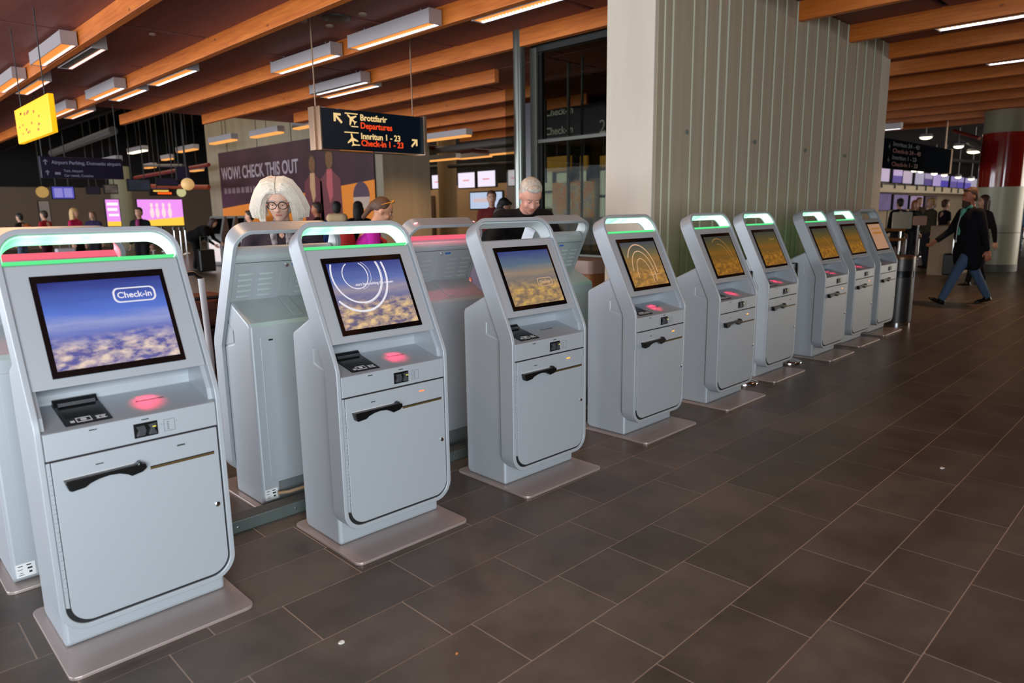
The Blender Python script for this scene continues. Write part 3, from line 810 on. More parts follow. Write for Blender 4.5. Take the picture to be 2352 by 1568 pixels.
# ------------------------------------------------------------------ litter on the floor
def scrap(loc, s, label, c=(225, 222, 215)):
    rs_ = random.Random(int(loc[0]*97)); b = MB(); n = 7
    top = [(s*math.cos(2*PI*i/n)*(0.5+0.5*rs_.random()), s*.6*math.sin(2*PI*i/n)*(0.5+.5*rs_.random()), .002+.004*rs_.random()) for i in range(n)]
    b.add(top+[(x, y, 0.0005) for x, y, z in top], [tuple(range(n)), tuple(range(2*n-1, n-1, -1))]+[(i, (i+1) % n, (i+1) % n+n, i+n) for i in range(n)])
    o = b.build('paper_scrap', mat('scrap_%d_%d' % (c[0], c[1]), c, 0.7)); o.location = loc; tag(o, label, 'litter')
scrap((1.133, 2.033, 0), .018, 'torn white paper scrap on the dark floor tiles in front of the second kiosk')
scrap((4.454, .99, 0), .022, 'white paper scrap lying alone on the dark floor at the far right')
scrap((1.377, 1.689, 0), .007, 'tiny orange crumb on the floor near the bottom photo edge', (200, 120, 60))

# ------------------------------------------------------------------ ceiling lamps with louvres
M_lampbox = mat('lamp_grey_metal', (176, 170, 172), 0.4, 0.3)
M_darkrod = mat('dark_rod', (40, 38, 36), 0.5)
M_tube = glow('cool_tube', (235, 242, 255), 3.0)
M_tubep = glow('pinkish_tube', (255, 190, 175), 2.2)
M_louvre = mat('warm_louvre', (180, 130, 80), 0.3, 0.6, emit=(230, 150, 70), estr=0.75)
M_louvdark = mat('dim_louvre', (120, 115, 105), 0.3, 0.6)
_lm = {}
def lamp(x, y0, y1, z, label, tube='cool', louvre='warm', w=.17, h=.15):
    t = empty('ceiling_lamp', (x, (y0+y1)/2, z)); tag(t, label, 'lamp', 'louvred ceiling lamps')
    L = round(y1-y0, 2); hl = L/2
    def g(key, fn):
        key = (key, L, w, h)
        if key not in _lm: _lm[key] = fn().mesh(key[0])
        return _lm[key]
    def casing():
        b = MB(); tk = .008
        b.box(-w/2, -w/2+tk, -hl, hl, 0, h); b.box(w/2-tk, w/2, -hl, hl, 0, h); b.box(-w/2, w/2, -hl, hl, h-tk, h)
        return b
    obj('casing', g('casing', casing), M_lampbox, t)
    obj('end_cap', g('end_cap', lambda: MB().box(-w/2-.004, w/2+.004, -hl-.012, -hl+.008, -.004, h+.004)), M_lampbox, t, 0.002)
    obj('end_cap', g('end_cap2', lambda: MB().box(-w/2-.004, w/2+.004, hl-.008, hl+.012, -.004, h+.004)), M_lampbox, t, 0.002)
    obj('reflector', g('reflector', lambda: MB().box(-w/2+.012, w/2-.012, -hl+.01, hl-.01, .03, .036)), M_louvre if louvre == 'warm' else M_louvdark, t)
    def fins():
        b = MB(); n = max(6, int(L/.05))
        for i in range(n):
            y = -hl+.02+i*(L-.04)/(n-1); b.box(-w/2+.012, w*.22, y-.002, y+.002, .002, .028)
        return b
    obj('louvre', g('louvre', fins), M_louvre if louvre == 'warm' else M_louvdark, t)
    obj('tube', g('tube', lambda: MB().box(w*.24, w/2-.014, -hl+.015, hl-.015, .002, .022)), M_tube if tube == 'cool' else M_tubep, t)
    obj('hanger', g('hanger', lambda: MB().tube([(0, -hl*.7, h), (0, -hl*.7, 3.7-z)], .006, 6)), M_lampbox, t)
    obj('hanger', g('hanger2', lambda: MB().tube([(0, hl*.7, h), (0, hl*.7, 3.7-z)], .006, 6)), M_lampbox, t)
    return t
LZ = 3.50
LW = .17
lamp(5.12, 6.32, 7.92, LZ, 'longest grey louvred lamp at the top, between hanging sign and pillar')
lamp(5.12, 8.35, 9.98, LZ, 'grey louvred lamp directly left of the longest one above the hanging sign')
lamp(5.42, 4.50, 5.95, LZ, 'bright louvred lamp cut by the top photo edge left of the pillar')
lamp(6.46, 9.74, 11.3, LZ, 'grey lamp right above the hanging departures sign', louvre='dim')
lamp(6.78, 9.9, 11.5, LZ, 'lamp partly hidden behind the beam right above the departures sign')
lamp(2.47, 9.9, 11.5, LZ, 'large grey lamp with pink tube upper left, left side of its beam', tube='pink')
lamp(2.79, 9.9, 11.5, LZ, 'grey lamp with dim louvre and pink tube, right side of the leftmost beam', tube='pink', louvre='dim')
lamp(2.47, 12.7, 14.3, LZ, 'second lamp along the leftmost beam, on its left side at the photo edge', tube='pink')
lamp(2.79, 12.7, 14.3, LZ, 'second lamp along the leftmost beam, on its right side above the yellow sign', tube='pink')
lamp(3.80, 12.65, 14.25, LZ, 'lamp on the left side of the second beam, pair nearest the upper middle left')
lamp(4.12, 12.6, 14.1, LZ, 'lamp on the right side of the second beam, beside its twin')
lamp(4.12, 10.5, 12.1, LZ, 'single lamp glimpsed under the second beam, further right than the pair')
lamp(3.80, 15.6, 17.2, LZ, 'small far lamp just right of the yellow hanging sign, left of its twin', tube='pink')
lamp(4.12, 15.6, 17.2, LZ, 'small far lamp just right of the yellow hanging sign, right of its twin', tube='pink')
lamp(2.47, 15.6, 17.2, LZ, 'small far lamp at the left photo edge below the yellow sign', tube='pink')
lamp(9.70, .95, 2.66, LZ, 'warm louvred lamp at the top right under the second right-hand beam')
lamp(12.62, .95, 2.76, LZ, 'warm louvred lamp at the right photo edge, lower one')
lamp(19.6, 6.0, 7.8, 3.36, 'small grey lamp right beside the ribbed wall corner, high up')
# far lamps hanging in the dark hall
def farlamp(px, py, D, L, label, warm=True, z=None):
    p = at(px, py, D=D)
    t = empty('hall_lamp', p); tag(t, label, 'lamp', 'lamps in the dark hall')
    MB().box(-.1, .1, -L/2, L/2, 0.02, .16).build('casing', M_lampbox, t, 0.004)
    MB().box(-.085, .085, -L/2+.02, L/2-.02, -.02, .02).build('diffuser', glow('warm_diffuser', (245, 165, 85), 1.1) if warm else glow('white_diffuser', (255, 235, 205), 2.2), t)
    MB().tube([(0, 0, .15), (0, 0, ceil_at(p.x, p.y)-p.z)], .008, 6).build('hanger', M_darkrod, t)
farlamp(512, 326, 19, 1.5, 'narrow lamp in front of the far ad wall, left one')
farlamp(612, 310, 18, 1.6, 'narrow lamp in front of the far ad wall, middle one')
farlamp(712, 290, 17.5, 1.5, 'narrow lamp in front of the far ad wall, just left of the departures sign')
farlamp(316, 349, 24, 1.6, 'whitish lamp in the dark hall right of the navy parking sign', False)
farlamp(430, 346, 24, 1.6, 'lamp in the dark hall left of the ad wall corner')
farlamp(1025, 318, 17, 1.7, 'warm lamp right of the departures sign')
farlamp(1010, 368, 22, 1.8, 'warm lamp above the first check-in screens')
farlamp(1092, 362, 24.5, 1.6, 'warm lamp above the middle check-in screens')
farlamp(1165, 352, 22, 1.5, 'warm lamp left of the round grey pipe')
farlamp(258, 372, 22, 1.4, 'pale lamp half hidden behind the navy parking sign', False)
farlamp(345, 385, 27, .9, 'small reddish lamp low in the dark hall')
farlamp(385, 366, 26, .9, 'small orange lamp in the middle of the dark hall')
farlamp(452, 392, 26, 1.0, 'warm lamp beside the small square navy sign')
def spotlamp(px, py, D, label, w=.32):
    p = at(px, py, D=D); t = empty('downlight', p); tag(t, label, 'lamp', 'bright downlights over the check-in hall')
    MB().lathe([(w*.42, .06), (w*.5, .0), (w*.5, -.02)], 16).build('rim', M_lampbox, t, 0, True)
    MB().tube([(0, 0, .05), (0, 0, ceil_at(p.x, p.y)-p.z)], .012, 6).build('hanger', M_lampbox, t)
    MB().lathe([(w*.44, -.022), (w*.42, -.05), (w*.3, -.075), (w*.1, -.088)], 16).build('lens', glow('hot_lens', (255, 238, 205), 3.0), t)
spotlamp(2127, 313, 20, 'downlight right above the dark check-in sign', .36)
spotlamp(2202, 334, 21, 'downlight right of the dark check-in sign', .3)
spotlamp(2237, 346, 21, 'downlight just left of the red column', .4)
spotlamp(2340, 373, 26, 'downlight right of the red column', .4)
for i, (px, py) in enumerate([(2068, 386), (2100, 390), (2115, 392), (2146, 397), (2169, 400), (2201, 405), (2231, 409)]):
    spotlamp(px, py, 27, '%s small spotlight in the row over the check-in screens, counted from the left' % ['first', 'second', 'third', 'fourth', 'fifth', 'sixth', 'seventh'][i], .24)

# ceiling fittings near the top
for px, py, r_, lb in ((773, 42, .17, 'round dark ceiling speaker grille above the lamps'), (697, 48, .045, 'small white smoke detector left of the round grille'), (757, 60, .05, 'small white ceiling button below the round grille'), (833, 33, .05, 'small white ceiling button right of the round grille'), (350, 79, .04, 'small pale ceiling button at upper left between two beams')):
    p = at(px, py, Z=3.69); o = MB().lathe([(r_, .012), (r_*.96, -.006), (r_*.6, -.014)], 24).build('ceiling_fitting', mat('grille_grey', (70, 62, 58), 0.5, 0.3) if r_ > .1 else mat('ivory_plastic', (170, 150, 135), 0.5), None, 0, True)
    o.location = p; tag(o, lb, 'ceiling fitting')

# ------------------------------------------------------------------ hanging departures sign
M_navy = mat('navy_sign_face', (14, 30, 46), 0.08, coat=0.6)
M_navy2 = mat('dark_navy_sign', (16, 15, 42), 0.3)
M_cream = mat('cream_letter', (250, 215, 150), 0.5, emit=(250, 210, 140), estr=0.55)
M_orangel = mat('orange_letter', (250, 80, 30), 0.5, emit=(250, 70, 25), estr=0.6)
M_frame = mat('sign_bronze_frame', (170, 140, 115), 0.3, 0.6)
def arrow_poly(s):
    # arrow pointing up-left
    return [(-.5, .5), (.32, .5), (.32, .28), (-.12, .28), (.5, -.34), (.34, -.5), (-.28, .12), (-.28, -.32), (-.5, -.32)]
def plane_icon(rot):
    P = [(0, .5), (.06, .42), (.07, .14), (.48, -.14), (.48, -.24), (.07, -.1), (.05, -.34), (.17, -.44), (.17, -.5), (0, -.45), (-.17, -.5), (-.17, -.44), (-.05, -.34), (-.07, -.1), (-.48, -.24), (-.48, -.14), (-.07, .14), (-.06, .42)]
    c, s = math.cos(R(rot)), math.sin(R(rot)); return [(x*c-y*s, x*s+y*c) for x, y in P]
A = at(735, 247, Y=7.5); B = at(972, 268, Y=7.5); zb = 2.235; zt = 2.70
sg = empty('departures_sign', (A.x, 7.5, zb)); tag(sg, 'dark blue hanging sign with arrows, Departures and Check-in 1 - 23', 'sign')
W = B.x-A.x; Hh = zt-zb
MB().box(0, W, .0, .20, 0, Hh).build('sign_box', M_navy, sg, 0.006)
MB().box(-.005, W+.03, .205, .22, -.01, Hh+.01).build('back_plate', M_frame, sg, 0.003)
for x0 in (W-.002,): MB().box(x0, x0+.045, -.012, .20, -.012, Hh+.012).build('end_profile', M_frame, sg, 0.004)
MB().box(-.045, 0, .08, .20, -.012, Hh+.012).box(-.02, .0, -.012, .08, -.012, Hh+.012).build('end_profile', M_frame, sg, 0.004)
def sx(px): return (px-735)/237.0*W
def szz(px, py):   # height on the sign of a photo point
    top = 247+(px-735)*21/237.0; bot = 342+(px-735)*10/237.0
    return Hh*(bot-py)/(bot-top)
def put(name, P, cu, cz, s, m_, par, rot=0):
    MB().prism([(cu+x*s, cz+y*s) for x, y in P], -.002, -.006, 'y').build(name, m_, par)
put('arrow', arrow_poly(1), sx(771), szz(771, 272), .115, M_cream, sg)
Pne = [(-x, y) for x, y in arrow_poly(1)]
put('arrow', Pne, sx(946), szz(946, 327), .10, M_cream, sg)
put('plane_pictogram', plane_icon(50), sx(800), szz(800, 273), .15, M_cream, sg)
put('plane_pictogram', plane_icon(10), sx(800), szz(800, 320), .15, M_cream, sg)
b = MB()
for px0, px1, py in ((786, 814, 260), (799, 814, 290), (783, 814, 303), (801, 816, 332)):
    b.box(sx(px0), sx(px1), -.006, -.002, szz(px0, py)-.006, szz(px0, py)+.006)
b.build('pictogram_bars', M_cream, sg)
def sgt(body_, px, py, size, m_): text('sign_text', body_, size, m_, faceM((sx(px), -.003, szz(px, py)), (1, 0, 0), (0, 0, 1)), sg, .001, bold=.0022)
sgt('Brottfarir', 819, 276, .100, M_cream); sgt('Departures', 819, 294, .100, M_orangel)
sgt('Innritun 1 - 23', 819, 318, .100, M_cream); sgt('Check-in 1 - 23', 819, 334, .100, M_orangel)
MB().tube([(.0, .1, Hh), (.0, .1, 3.7-zb)], .008, 8).build('hanging_rod', M_frame, sg)
MB().tube([(sx(957), .1, Hh), (sx(957), .1, 3.7-zb)], .008, 8).build('hanging_rod', M_frame, sg)

# yellow sign, upper left
ys = empty('yellow_sign', (2.0, 8.95, 2.39)); tag(ys, 'bright yellow hanging sign with faint dark markings at upper left', 'sign')
M_yel = mat('backlit_yellow', (245, 180, 10), 0.35, emit=(250, 180, 5), estr=0.75, noise=(3, .05))
MB().box(-.03, .03, 0, 1.7, 0, .40).build('sign_panel', M_yel, ys, 0.01)
b = MB()
rs = random.Random(3)
for i in range(16):
    y = .12+rs.random()*1.4; z = .06+rs.random()*.26; b.box(-.0312, -.0305, y, y+.04+.05*rs.random(), z, z+.014+.02*rs.random())
b.build('sign_marks', mat('ochre_marks', (150, 95, 10), 0.6, emit=(170, 115, 5), estr=.4), ys)
MB().tube([(0, .25, .4), (0, .25, 1.3)], .006, 6).build('hanging_rod', mat('dark_rod'), ys)
MB().tube([(0, 1.45, .4), (0, 1.45, 1.3)], .006, 6).build('hanging_rod', mat('dark_rod'), ys)

# navy parking sign, left
A = at(90, 358, Y=15.0); B = at(280, 364, Y=15.0); C_ = at(90, 408, Y=15.0)
ps = empty('parking_sign', (A.x, 15.0, C_.z)); tag(ps, 'long navy hanging sign with white arrows and parking directions at left', 'sign')
w_ = B.x-A.x; h_ = A.z-C_.z
MB().box(0, w_, 0, .12, 0, h_).build('sign_box', M_navy2, ps, 0.005)
M_dimtext = mat('dim_white_letter', (120, 120, 145), 0.6, emit=(120, 120, 150), estr=0.04)
Pup = [(0, .5), (.4, .1), (.25, 0), (.1, .15), (.1, -.5), (-.1, -.5), (-.1, .15), (-.25, 0), (-.4, .1)]
put('arrow', Pup, w_*.06, h_*.74, .10, M_dimtext, ps); put('arrow', Pup, w_*.07, h_*.25, .09, M_dimtext, ps)
text('sign_text', 'Airport Parking, Domestic airport', .082, M_dimtext, faceM((w_*.13, -.003, h_*.66), (1, 0, 0), (0, 0, 1)), ps, .001, bold=.003)
text('sign_text', 'Taxi, Airport', .058, M_dimtext, faceM((w_*.26, -.003, h_*.30), (1, 0, 0), (0, 0, 1)), ps, .001, bold=.002)
text('sign_text', 'Car rental, Coaches', .058, M_dimtext, faceM((w_*.26, -.003, h_*.08), (1, 0, 0), (0, 0, 1)), ps, .001, bold=.002)
MB().box(w_*.155, w_*.22, -.004, 0, h_*.16, h_*.28).build('bus_pictogram', M_dimtext, ps)
for q in (.04, .97): MB().tube([(w_*q, .06, h_), (w_*q, .06, 3.7-C_.z)], .008, 6).build('hanging_rod', mat('dark_rod'), ps)

# dark check-in sign, right
A = at(2032, 316, Y=5.2); B = at(2188, 318, Y=5.2); C_ = at(2032, 384, Y=5.2)
ds_ = empty('checkin_sign', (A.x-1.0, 5.2, C_.z)); tag(ds_, 'large dark blue hanging check-in sign right of the ribbed wall', 'sign')
w_ = B.x-A.x+1.0; h_ = A.z-C_.z
MB().box(0, w_, 0, .15, 0, h_).build('sign_box', mat('dark_teal_sign', (6, 13, 22), 0.95, spec=.02), ds_, 0.005)
MB().box(w_, w_+.12, -.01, .16, -.01, h_+.02).build('end_profile', M_frame, ds_, 0.004)
M_dimred = mat('dim_red_letter', (120, 40, 30), 0.6); M_dimgrey = mat('dim_grey_letter', (70, 84, 100), 0.6)
for i, (s_, m_) in enumerate((('Innritun 24 - 43', M_dimgrey), ('Check-in 24 - 43', M_dimred), ('Innritun 1 - 23', M_dimgrey), ('Check-in 1 - 23', M_dimred))):
    text('sign_text', s_, h_*.21, m_, faceM((1.25+w_*.02+h_*.3, -.003, h_*(.78-.235*i)), (1, 0, 0), (0, 0, 1)), ds_, .001, bold=.003, xs=2.3)
put('plane_pictogram', plane_icon(0), 1.25+h_*.12, h_*.75, h_*.2, M_dimgrey, ds_); put('plane_pictogram', plane_icon(0), 1.25+h_*.12, h_*.28, h_*.2, M_dimgrey, ds_)
for q in (.1, .95): MB().tube([(w_*q, .07, h_), (w_*q, .07, 3.7-C_.z)], .02, 6).build('hanging_rod', M_frame, ds_)

# ------------------------------------------------------------------ glass lift shaft and round pipe
GX = 6.80
M_glass = bpy.data.materials.new('smoked_glass'); M_glass.use_nodes = True
nt = M_glass.node_tree; nt.nodes.clear()
out = nt.nodes.new('ShaderNodeOutputMaterial'); tr_ = nt.nodes.new('ShaderNodeBsdfTransparent'); gl = nt.nodes.new('ShaderNodeBsdfGlossy'); mx = nt.nodes.new('ShaderNodeMixShader')
tr_.inputs[0].default_value = (.66, .67, .62, 1); gl.inputs['Roughness'].default_value = .02; gl.inputs[0].default_value = (.13, .14, .14, 1)
fr = nt.nodes.new('ShaderNodeFresnel'); fr.inputs[0].default_value = 1.35
gg = nt.nodes.new('ShaderNodeNewGeometry'); m1_ = nt.nodes.new('ShaderNodeMath'); m1_.operation = 'SUBTRACT'; m1_.inputs[0].default_value = 1; m2_ = nt.nodes.new('ShaderNodeMath'); m2_.operation = 'MULTIPLY'
nt.links.new(gg.outputs['Backfacing'], m1_.inputs[1]); nt.links.new(m1_.outputs[0], m2_.inputs[0]); nt.links.new(fr.outputs[0], m2_.inputs[1])
nt.links.new(m2_.outputs[0], mx.inputs[0]); nt.links.new(tr_.outputs[0], mx.inputs[1]); nt.links.new(gl.outputs[0], mx.inputs[2]); nt.links.new(mx.outputs[0], out.inputs[0])
M_post = mat('grey_mullion', (96, 98, 90), 0.45, 0.4)
M_darkpost = mat('black_mullion', (22, 23, 20), 0.5, 0.3)
sh = empty('glass_shaft', (GX, 5.2, 0)); tag(sh, 'glass lift shaft with grey mullions between round pipe and concrete pillar', 'lift shaft')
def shb(name, x0, x1, y0, y1, z0, z1, m_, bv=0.004): return MB().box(x0-GX, x1-GX, y0-5.2, y1-5.2, z0, z1).build(name, m_, sh, bv)
shb('corner_post', GX-.04, GX+.06, 6.36, 6.47, 0, 3.5, M_post); shb('corner_post', GX+.0, GX+.05, 6.30, 6.355, 0, 3.5, M_darkpost)
shb('glass_pane', GX, GX+.012, 4.2, 6.36, .05, 2.34, M_glass, 0); shb('glass_pane', GX, GX+.012, 4.2, 6.36, 2.4, 3.42, M_glass, 0)
shb('transom', GX-.02, GX+.03, 4.15, 6.36, 2.34, 2.385, M_post); shb('transom', GX-.02, GX+.03, 4.15, 6.36, .92, .95, M_post)
shb('header', GX-.03, GX+.08, 4.15, 6.45, 3.44, 3.69, M_darkpost)
for (yy, xx, ww) in ((7.0, 8.13, .04), (6.6, 7.96, .03), (5.0, GX+.02, .03)):
    shb('inner_post', xx, xx+ww, yy, yy+ww, 0, 3.6, M_post if ww > .04 else M_darkpost)
shb('glass_pane', GX+1.4, GX+1.412, 5.0, 8.4, .05, 3.4, M_glass, 0)
pp = MB().tube([(0, 0, 0), (0, 0, 3.70)], .075, 24).build('steel_pipe', mat('pipe_steel', (120, 124, 118), 0.28, 0.7), None, 0, True)
pp.location = at(1195, 400, X=6.62); pp.location.z = 0
tag(pp, 'round grey steel pipe standing left of the glass shaft', 'pipe')
p = at(1218, 330, X=7.4)
o = MB().box(-.02, .02, -.3, .3, -.55, .55).build('navy_board', M_navy2); o.location = p; tag(o, 'narrow navy board between pipe and glass shaft', 'sign')

# things seen through the glass
A = at(1238, 236, X=11.5); C_ = at(1238, 322, X=11.5)
o_ = empty('checkin_board', A); tag(o_, 'navy board reading Check-in twice seen through the glass shaft', 'sign')
MB().box(0, .08, -4.2, .2, C_.z-A.z, 0).build('sign_box', M_navy2, o_)
M_dimt2 = mat('pale_board_letter', (190, 190, 185), 0.6, emit=(190, 190, 180), estr=0.22)
for py in (262, 305):
    q = at(1252, py+6, X=11.49); text('sign_text', 'Check-in', .215, M_dimt2, faceM((-.004, q.y-A.y, q.z-A.z), (0, -1, 0), (0, 0, 1)), o_, .001, bold=.004)
q = at(1375, 305, X=11.49); text('sign_number', '2', .36, M_dimt2, faceM((-.004, q.y-A.y, q.z-A.z), (0, -1, 0), (0, 0, 1)), o_, .001)
MB().tube([(0.04, 0, 0), (.04, 0, 3.7-A.z+.0)], .02, 6).build('hanging_rod', M_post, o_)
M_ysign = mat('ochre_yellow_sign', (190, 140, 35), 0.5, emit=(190, 135, 30), estr=0.35, noise=(5, .2))
def lit_panel(name, x0, y0, x1, y1, X, m_, label, cat, th=.06, post=False):
    a = at(x0, y0, X=X); c = at(x1, y1, X=X)
    z1, z0 = a.z, c.z; ya, yb = a.y, c.y
    o = empty(name, a); tag(o, label, cat)
    MB().box(0, th, yb-ya, 0, z0-z1, 0).build('board_face', m_, o)
    MB().tube([(th/2, (yb-ya)/2, -.02), (th/2, (yb-ya)/2, 3.7-a.z)], .012, 6).build('hanging_rod', M_darkrod, o)
    return o, (yb-ya, z0-z1)
lit_panel('yellow_board', 1246, 362, 1310, 392, 12.5, M_ysign, 'ochre yellow board seen through the glass shaft, wide one', 'sign')
lit_panel('yellow_board', 1332, 358, 1348, 388, 12.5, M_ysign, 'narrow ochre board seen through the glass shaft, middle', 'sign')
lit_panel('yellow_board', 1378, 358, 1391, 384, 12.5, M_ysign, 'narrow ochre board seen at the pillar edge through the glass', 'sign')
M_sky = glow('daylit_window', (222, 232, 214), 0.95)
for i, (x0, y0, x1, y1, w_) in enumerate(((1243, 394, 1270, 480, 'left'), (1278, 396, 1310, 470, 'second'), (1331, 391, 1348, 470, 'third'), (1378, 390, 1391, 500, 'right'))):
    a = at(x0, y0, X=20); c = at(x1, y1, X=20)
    f = MB().box(0, .1, c.y-a.y, 0, c.z-a.z, 0).build('window_%d' % (i+1), mat('window_frame_dark', (50, 52, 48), 0.5)); f.location = a; struct(f)
    MB().box(-.02, -.005, c.y-a.y+.03, -.03, c.z-a.z+.03, -.03).build('window_pane', M_sky, f)
    MB().box(-.04, -.02, c.y-a.y, 0, (c.z-a.z)*.55-.05, (c.z-a.z)*.55+.05).build('window_bar', mat('window_frame_dark'), f)
# colourful poster
a = at(1268, 420, X=9.6); c = at(1366, 500, X=9.6)
pt = empty('food_poster', a); tag(pt, 'colourful glazed poster in reds and yellows behind the glass shaft', 'poster')
dY = c.y-a.y; dZ = c.z-a.z
def poster_mat():
    m = bpy.data.materials.new('poster_print'); m.use_nodes = True; nt = m.node_tree; b = nt.nodes['Principled BSDF']
    tc = nt.nodes.new('ShaderNodeTexCoord'); v = nt.nodes.new('ShaderNodeTexNoise'); v.inputs['Scale'].default_value = 5; v.inputs['Detail'].default_value = 3; v.inputs['Distortion'].default_value = 0.8
    nt.links.new(tc.outputs['Object'], v.inputs[0])
    cr = nt.nodes.new('ShaderNodeValToRGB'); e = cr.color_ramp.elements
    e[0].position = .3; e[0].color = (*lin((150, 130, 150)), 1); e[1].position = .75; e[1].color = (*lin((230, 225, 205)), 1)
    for p_, c_ in ((.42, (190, 170, 150)), (.5, (225, 170, 60)), (.56, (215, 95, 45)), (.63, (190, 175, 90))):
        k = e.new(p_); k.color = (*lin(c_), 1)
    nt.links.new(v.outputs[0], cr.inputs[0]); nt.links.new(cr.outputs[0], b.inputs['Base Color']); nt.links.new(cr.outputs[0], b.inputs['Emission Color']); b.inputs['Emission Strength'].default_value = .45
    return m
MB().box(0, .04, dY, 0, dZ, 0).build('poster_sheet', poster_mat(), pt)
MB().box(-.01, .05, dY-.05, dY, dZ-.3, .05).build('poster_frame', mat('pale_frame', (170, 165, 150), 0.4), pt)
for q in (.1, .9): MB().tube([(.02, dY*q, -a.z), (.02, dY*q, dZ)], .02, 6).build('stand_leg', M_post, pt)
# wooden counter block behind the second row
cb = empty('wood_block', (6.2, 5.05, 0)); tag(cb, 'low wood-clad box with a pale pink rim behind the fourth front kiosk', 'box')
MB().prism(rrect(-.24, .24, -.24, .24, .06, 5), 0, .80, 'z').build('clad_body', mat('streaky_wood', (168, 112, 66), 0.5, noise=(9, .35, (1, 1, .15))), cb, 0.004)
MB().prism(rrect(-.255, .255, -.255, .255, .07, 5), .80, .95, 'z').build('rim', mat('pink_grey_rim', (190, 165, 155), 0.4), cb, 0.008)

# purple standing board with orange disc
a = at(1082, 612, X=5.2)
pb = empty('purple_board', (5.2, a.y, 0)); tag(pb, 'purple stand-up board with an orange round logo behind the third kiosk', 'board')
MB().box(-.02, .02, -.42, .28, .05, .98).build('board_panel', mat('muted_purple', (92, 74, 98), 0.5), pb, 0.005)
MB().box(-.12, .12, -.4, .26, 0, .05).build('board_foot', M_black, pb, 0.005)
q = at(1076, 645, X=5.175)
d_ = MB().tube([(-.026, q.y-a.y, q.z), (-.02, q.y-a.y, q.z)], .055, 20).build('logo_disc', mat('logo_orange', (235, 100, 55), 0.5), pb)
MB().box(-.03, -.026, q.y-a.y-.045, q.y-a.y+.045, q.z-.014, q.z+.008).build('logo_stripe', M_white, pb)

# ------------------------------------------------------------------ luggage cart with bags between the kiosks
lc = empty('luggage_cart', (1.62, 4.35, 0)); tag(lc, 'luggage trolley with black handle and white side post between the two nearest kiosks', 'luggage trolley')
MB().tube([(-.40, 0, 1.10), (-.36, 0, 1.155), (-.02, 0, 1.155), (.02, 0, 1.12)], .014, 10).build('handle_bar', M_black, lc, 0, True)
MB().tube([(.02, 0, 1.12), (.035, 0, .62), (.04, .05, .25)], .019, 10).build('side_post', M_white, lc, 0, True)
MB().tube([(-.40, 0, 1.10), (-.42, 0, .62), (-.42, .05, .25)], .019, 10).build('side_post', M_white, lc, 0, True)
MB().box(-.42, .34, .02, .60, .20, .24).build('deck', M_chrome, lc, 0.01)
for xx, yy in ((-.36, .1), (-.02, .1), (-.19, .68)): MB().tube([(xx-.015, yy, .09), (xx+.015, yy, .09)], .09, 16).build('wheel', M_black, lc)
def bag(loc, sx_, sy_, sz_, c, label):
    t = empty('travel_bag', loc); tag(t, label, 'bag')
    o = MB().box(-sx_/2, sx_/2, -sy_/2, sy_/2, 0, sz_).build('bag_body', mat('bag_%d_%d' % (c[0], c[1]), c, 0.6, noise=(6, .25), bump=(30, .4)), t, min(sx_, sz_)*.28, seg=4)
    MB().tube([(-sx_*.2, -sy_/2, sz_*.75), (-sx_*.2, -sy_/2-.03, sz_*.98), (sx_*.2, -sy_/2-.03, sz_*.98), (sx_*.2, -sy_/2, sz_*.75)], .012, 8).build('bag_strap', M_black, t, 0, True)
    MB().box(-sx_*.42, sx_*.42, -sy_/2-.004, -sy_/2+.006, sz_*.55, sz_*.57).build('zipper', M_black, t)
bag((1.70, 4.62, .245), .44, .4, .30, (74, 40, 28), 'brown leather bag lying lowest on the luggage trolley')
bag((1.70, 4.62, .55), .42, .36, .24, (40, 26, 20), 'dark brown bag in the middle of the trolley pile')
bag((1.69, 4.62, .795), .40, .34, .20, (96, 52, 36), 'reddish brown bag on top of the trolley pile')

# ------------------------------------------------------------------ far ad wall
AX = 11.1
aw = empty('wall_ad_core', (AX, 16.2, 0)); struct(aw)
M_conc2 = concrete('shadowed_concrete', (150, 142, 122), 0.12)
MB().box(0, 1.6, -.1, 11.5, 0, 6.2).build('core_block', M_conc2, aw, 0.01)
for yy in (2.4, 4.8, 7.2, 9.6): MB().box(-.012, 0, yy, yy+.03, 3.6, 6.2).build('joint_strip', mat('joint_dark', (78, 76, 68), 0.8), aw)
bn = empty('wall_banner', (AX-.02, 16.45, 0)); tag(bn, 'huge dark purple wall banner reading WOW! CHECK THIS OUT with an orange band', 'banner')
bz0, bz1, bL = 0.9, 3.72, 10.1
def bp(px, py): q = at(px, py, X=AX-.03); return q.y-16.45, q.z
M_purple = mat('banner_purple', (62, 34, 46), 0.5, noise=(.8, .35))
MB().box(-.03, .0, 0, bL, bz0, bz1).build('banner_sheet', M_purple, bn)
M_orb = mat('banner_orange', (236, 140, 40), 0.5, emit=(236, 140, 40), estr=0.08)
P = [bp(513, 479), bp(585, 461), bp(700, 452), bp(862, 410)]
P = [(bL, bp(513, 479)[1]), bp(862, 412), (0.0, bp(862, 412)[1]), (0.0, bz0), (bL, bz0)]
MB().prism(P, -.034, -.031, 'x').build('orange_band', M_orb, bn)
q0 = bp(512, 413); q1 = bp(688, 396)
tw = q0[0]-q1[0]
me = text_mesh('WOW! CHECK THIS OUT', 1.0, .002, bold=.02)
wd = max(v.co.x for v in me.vertices)-min(v.co.x for v in me.vertices)
hz = bp(512, 390)[1]-q0[1]
me.transform(Matrix.Diagonal((tw/wd, hz/.60, 1, 1))); me.transform(faceM((-.034, q0[0], q0[1]), (0, -1, 0), (0, 0, 1)))
obj('banner_text', me, mat('banner_grey_letter', (172, 160, 172), 0.6), bn)
b = MB(); rs = random.Random(5)
y = q0[0]-.1; zz = bp(520, 437)[1]
while y > q1[0]+.3:
    w_ = rs.uniform(.12, .3); b.box(-.035, -.032, y-w_, y, zz-.13, zz+.07); y -= w_+.10
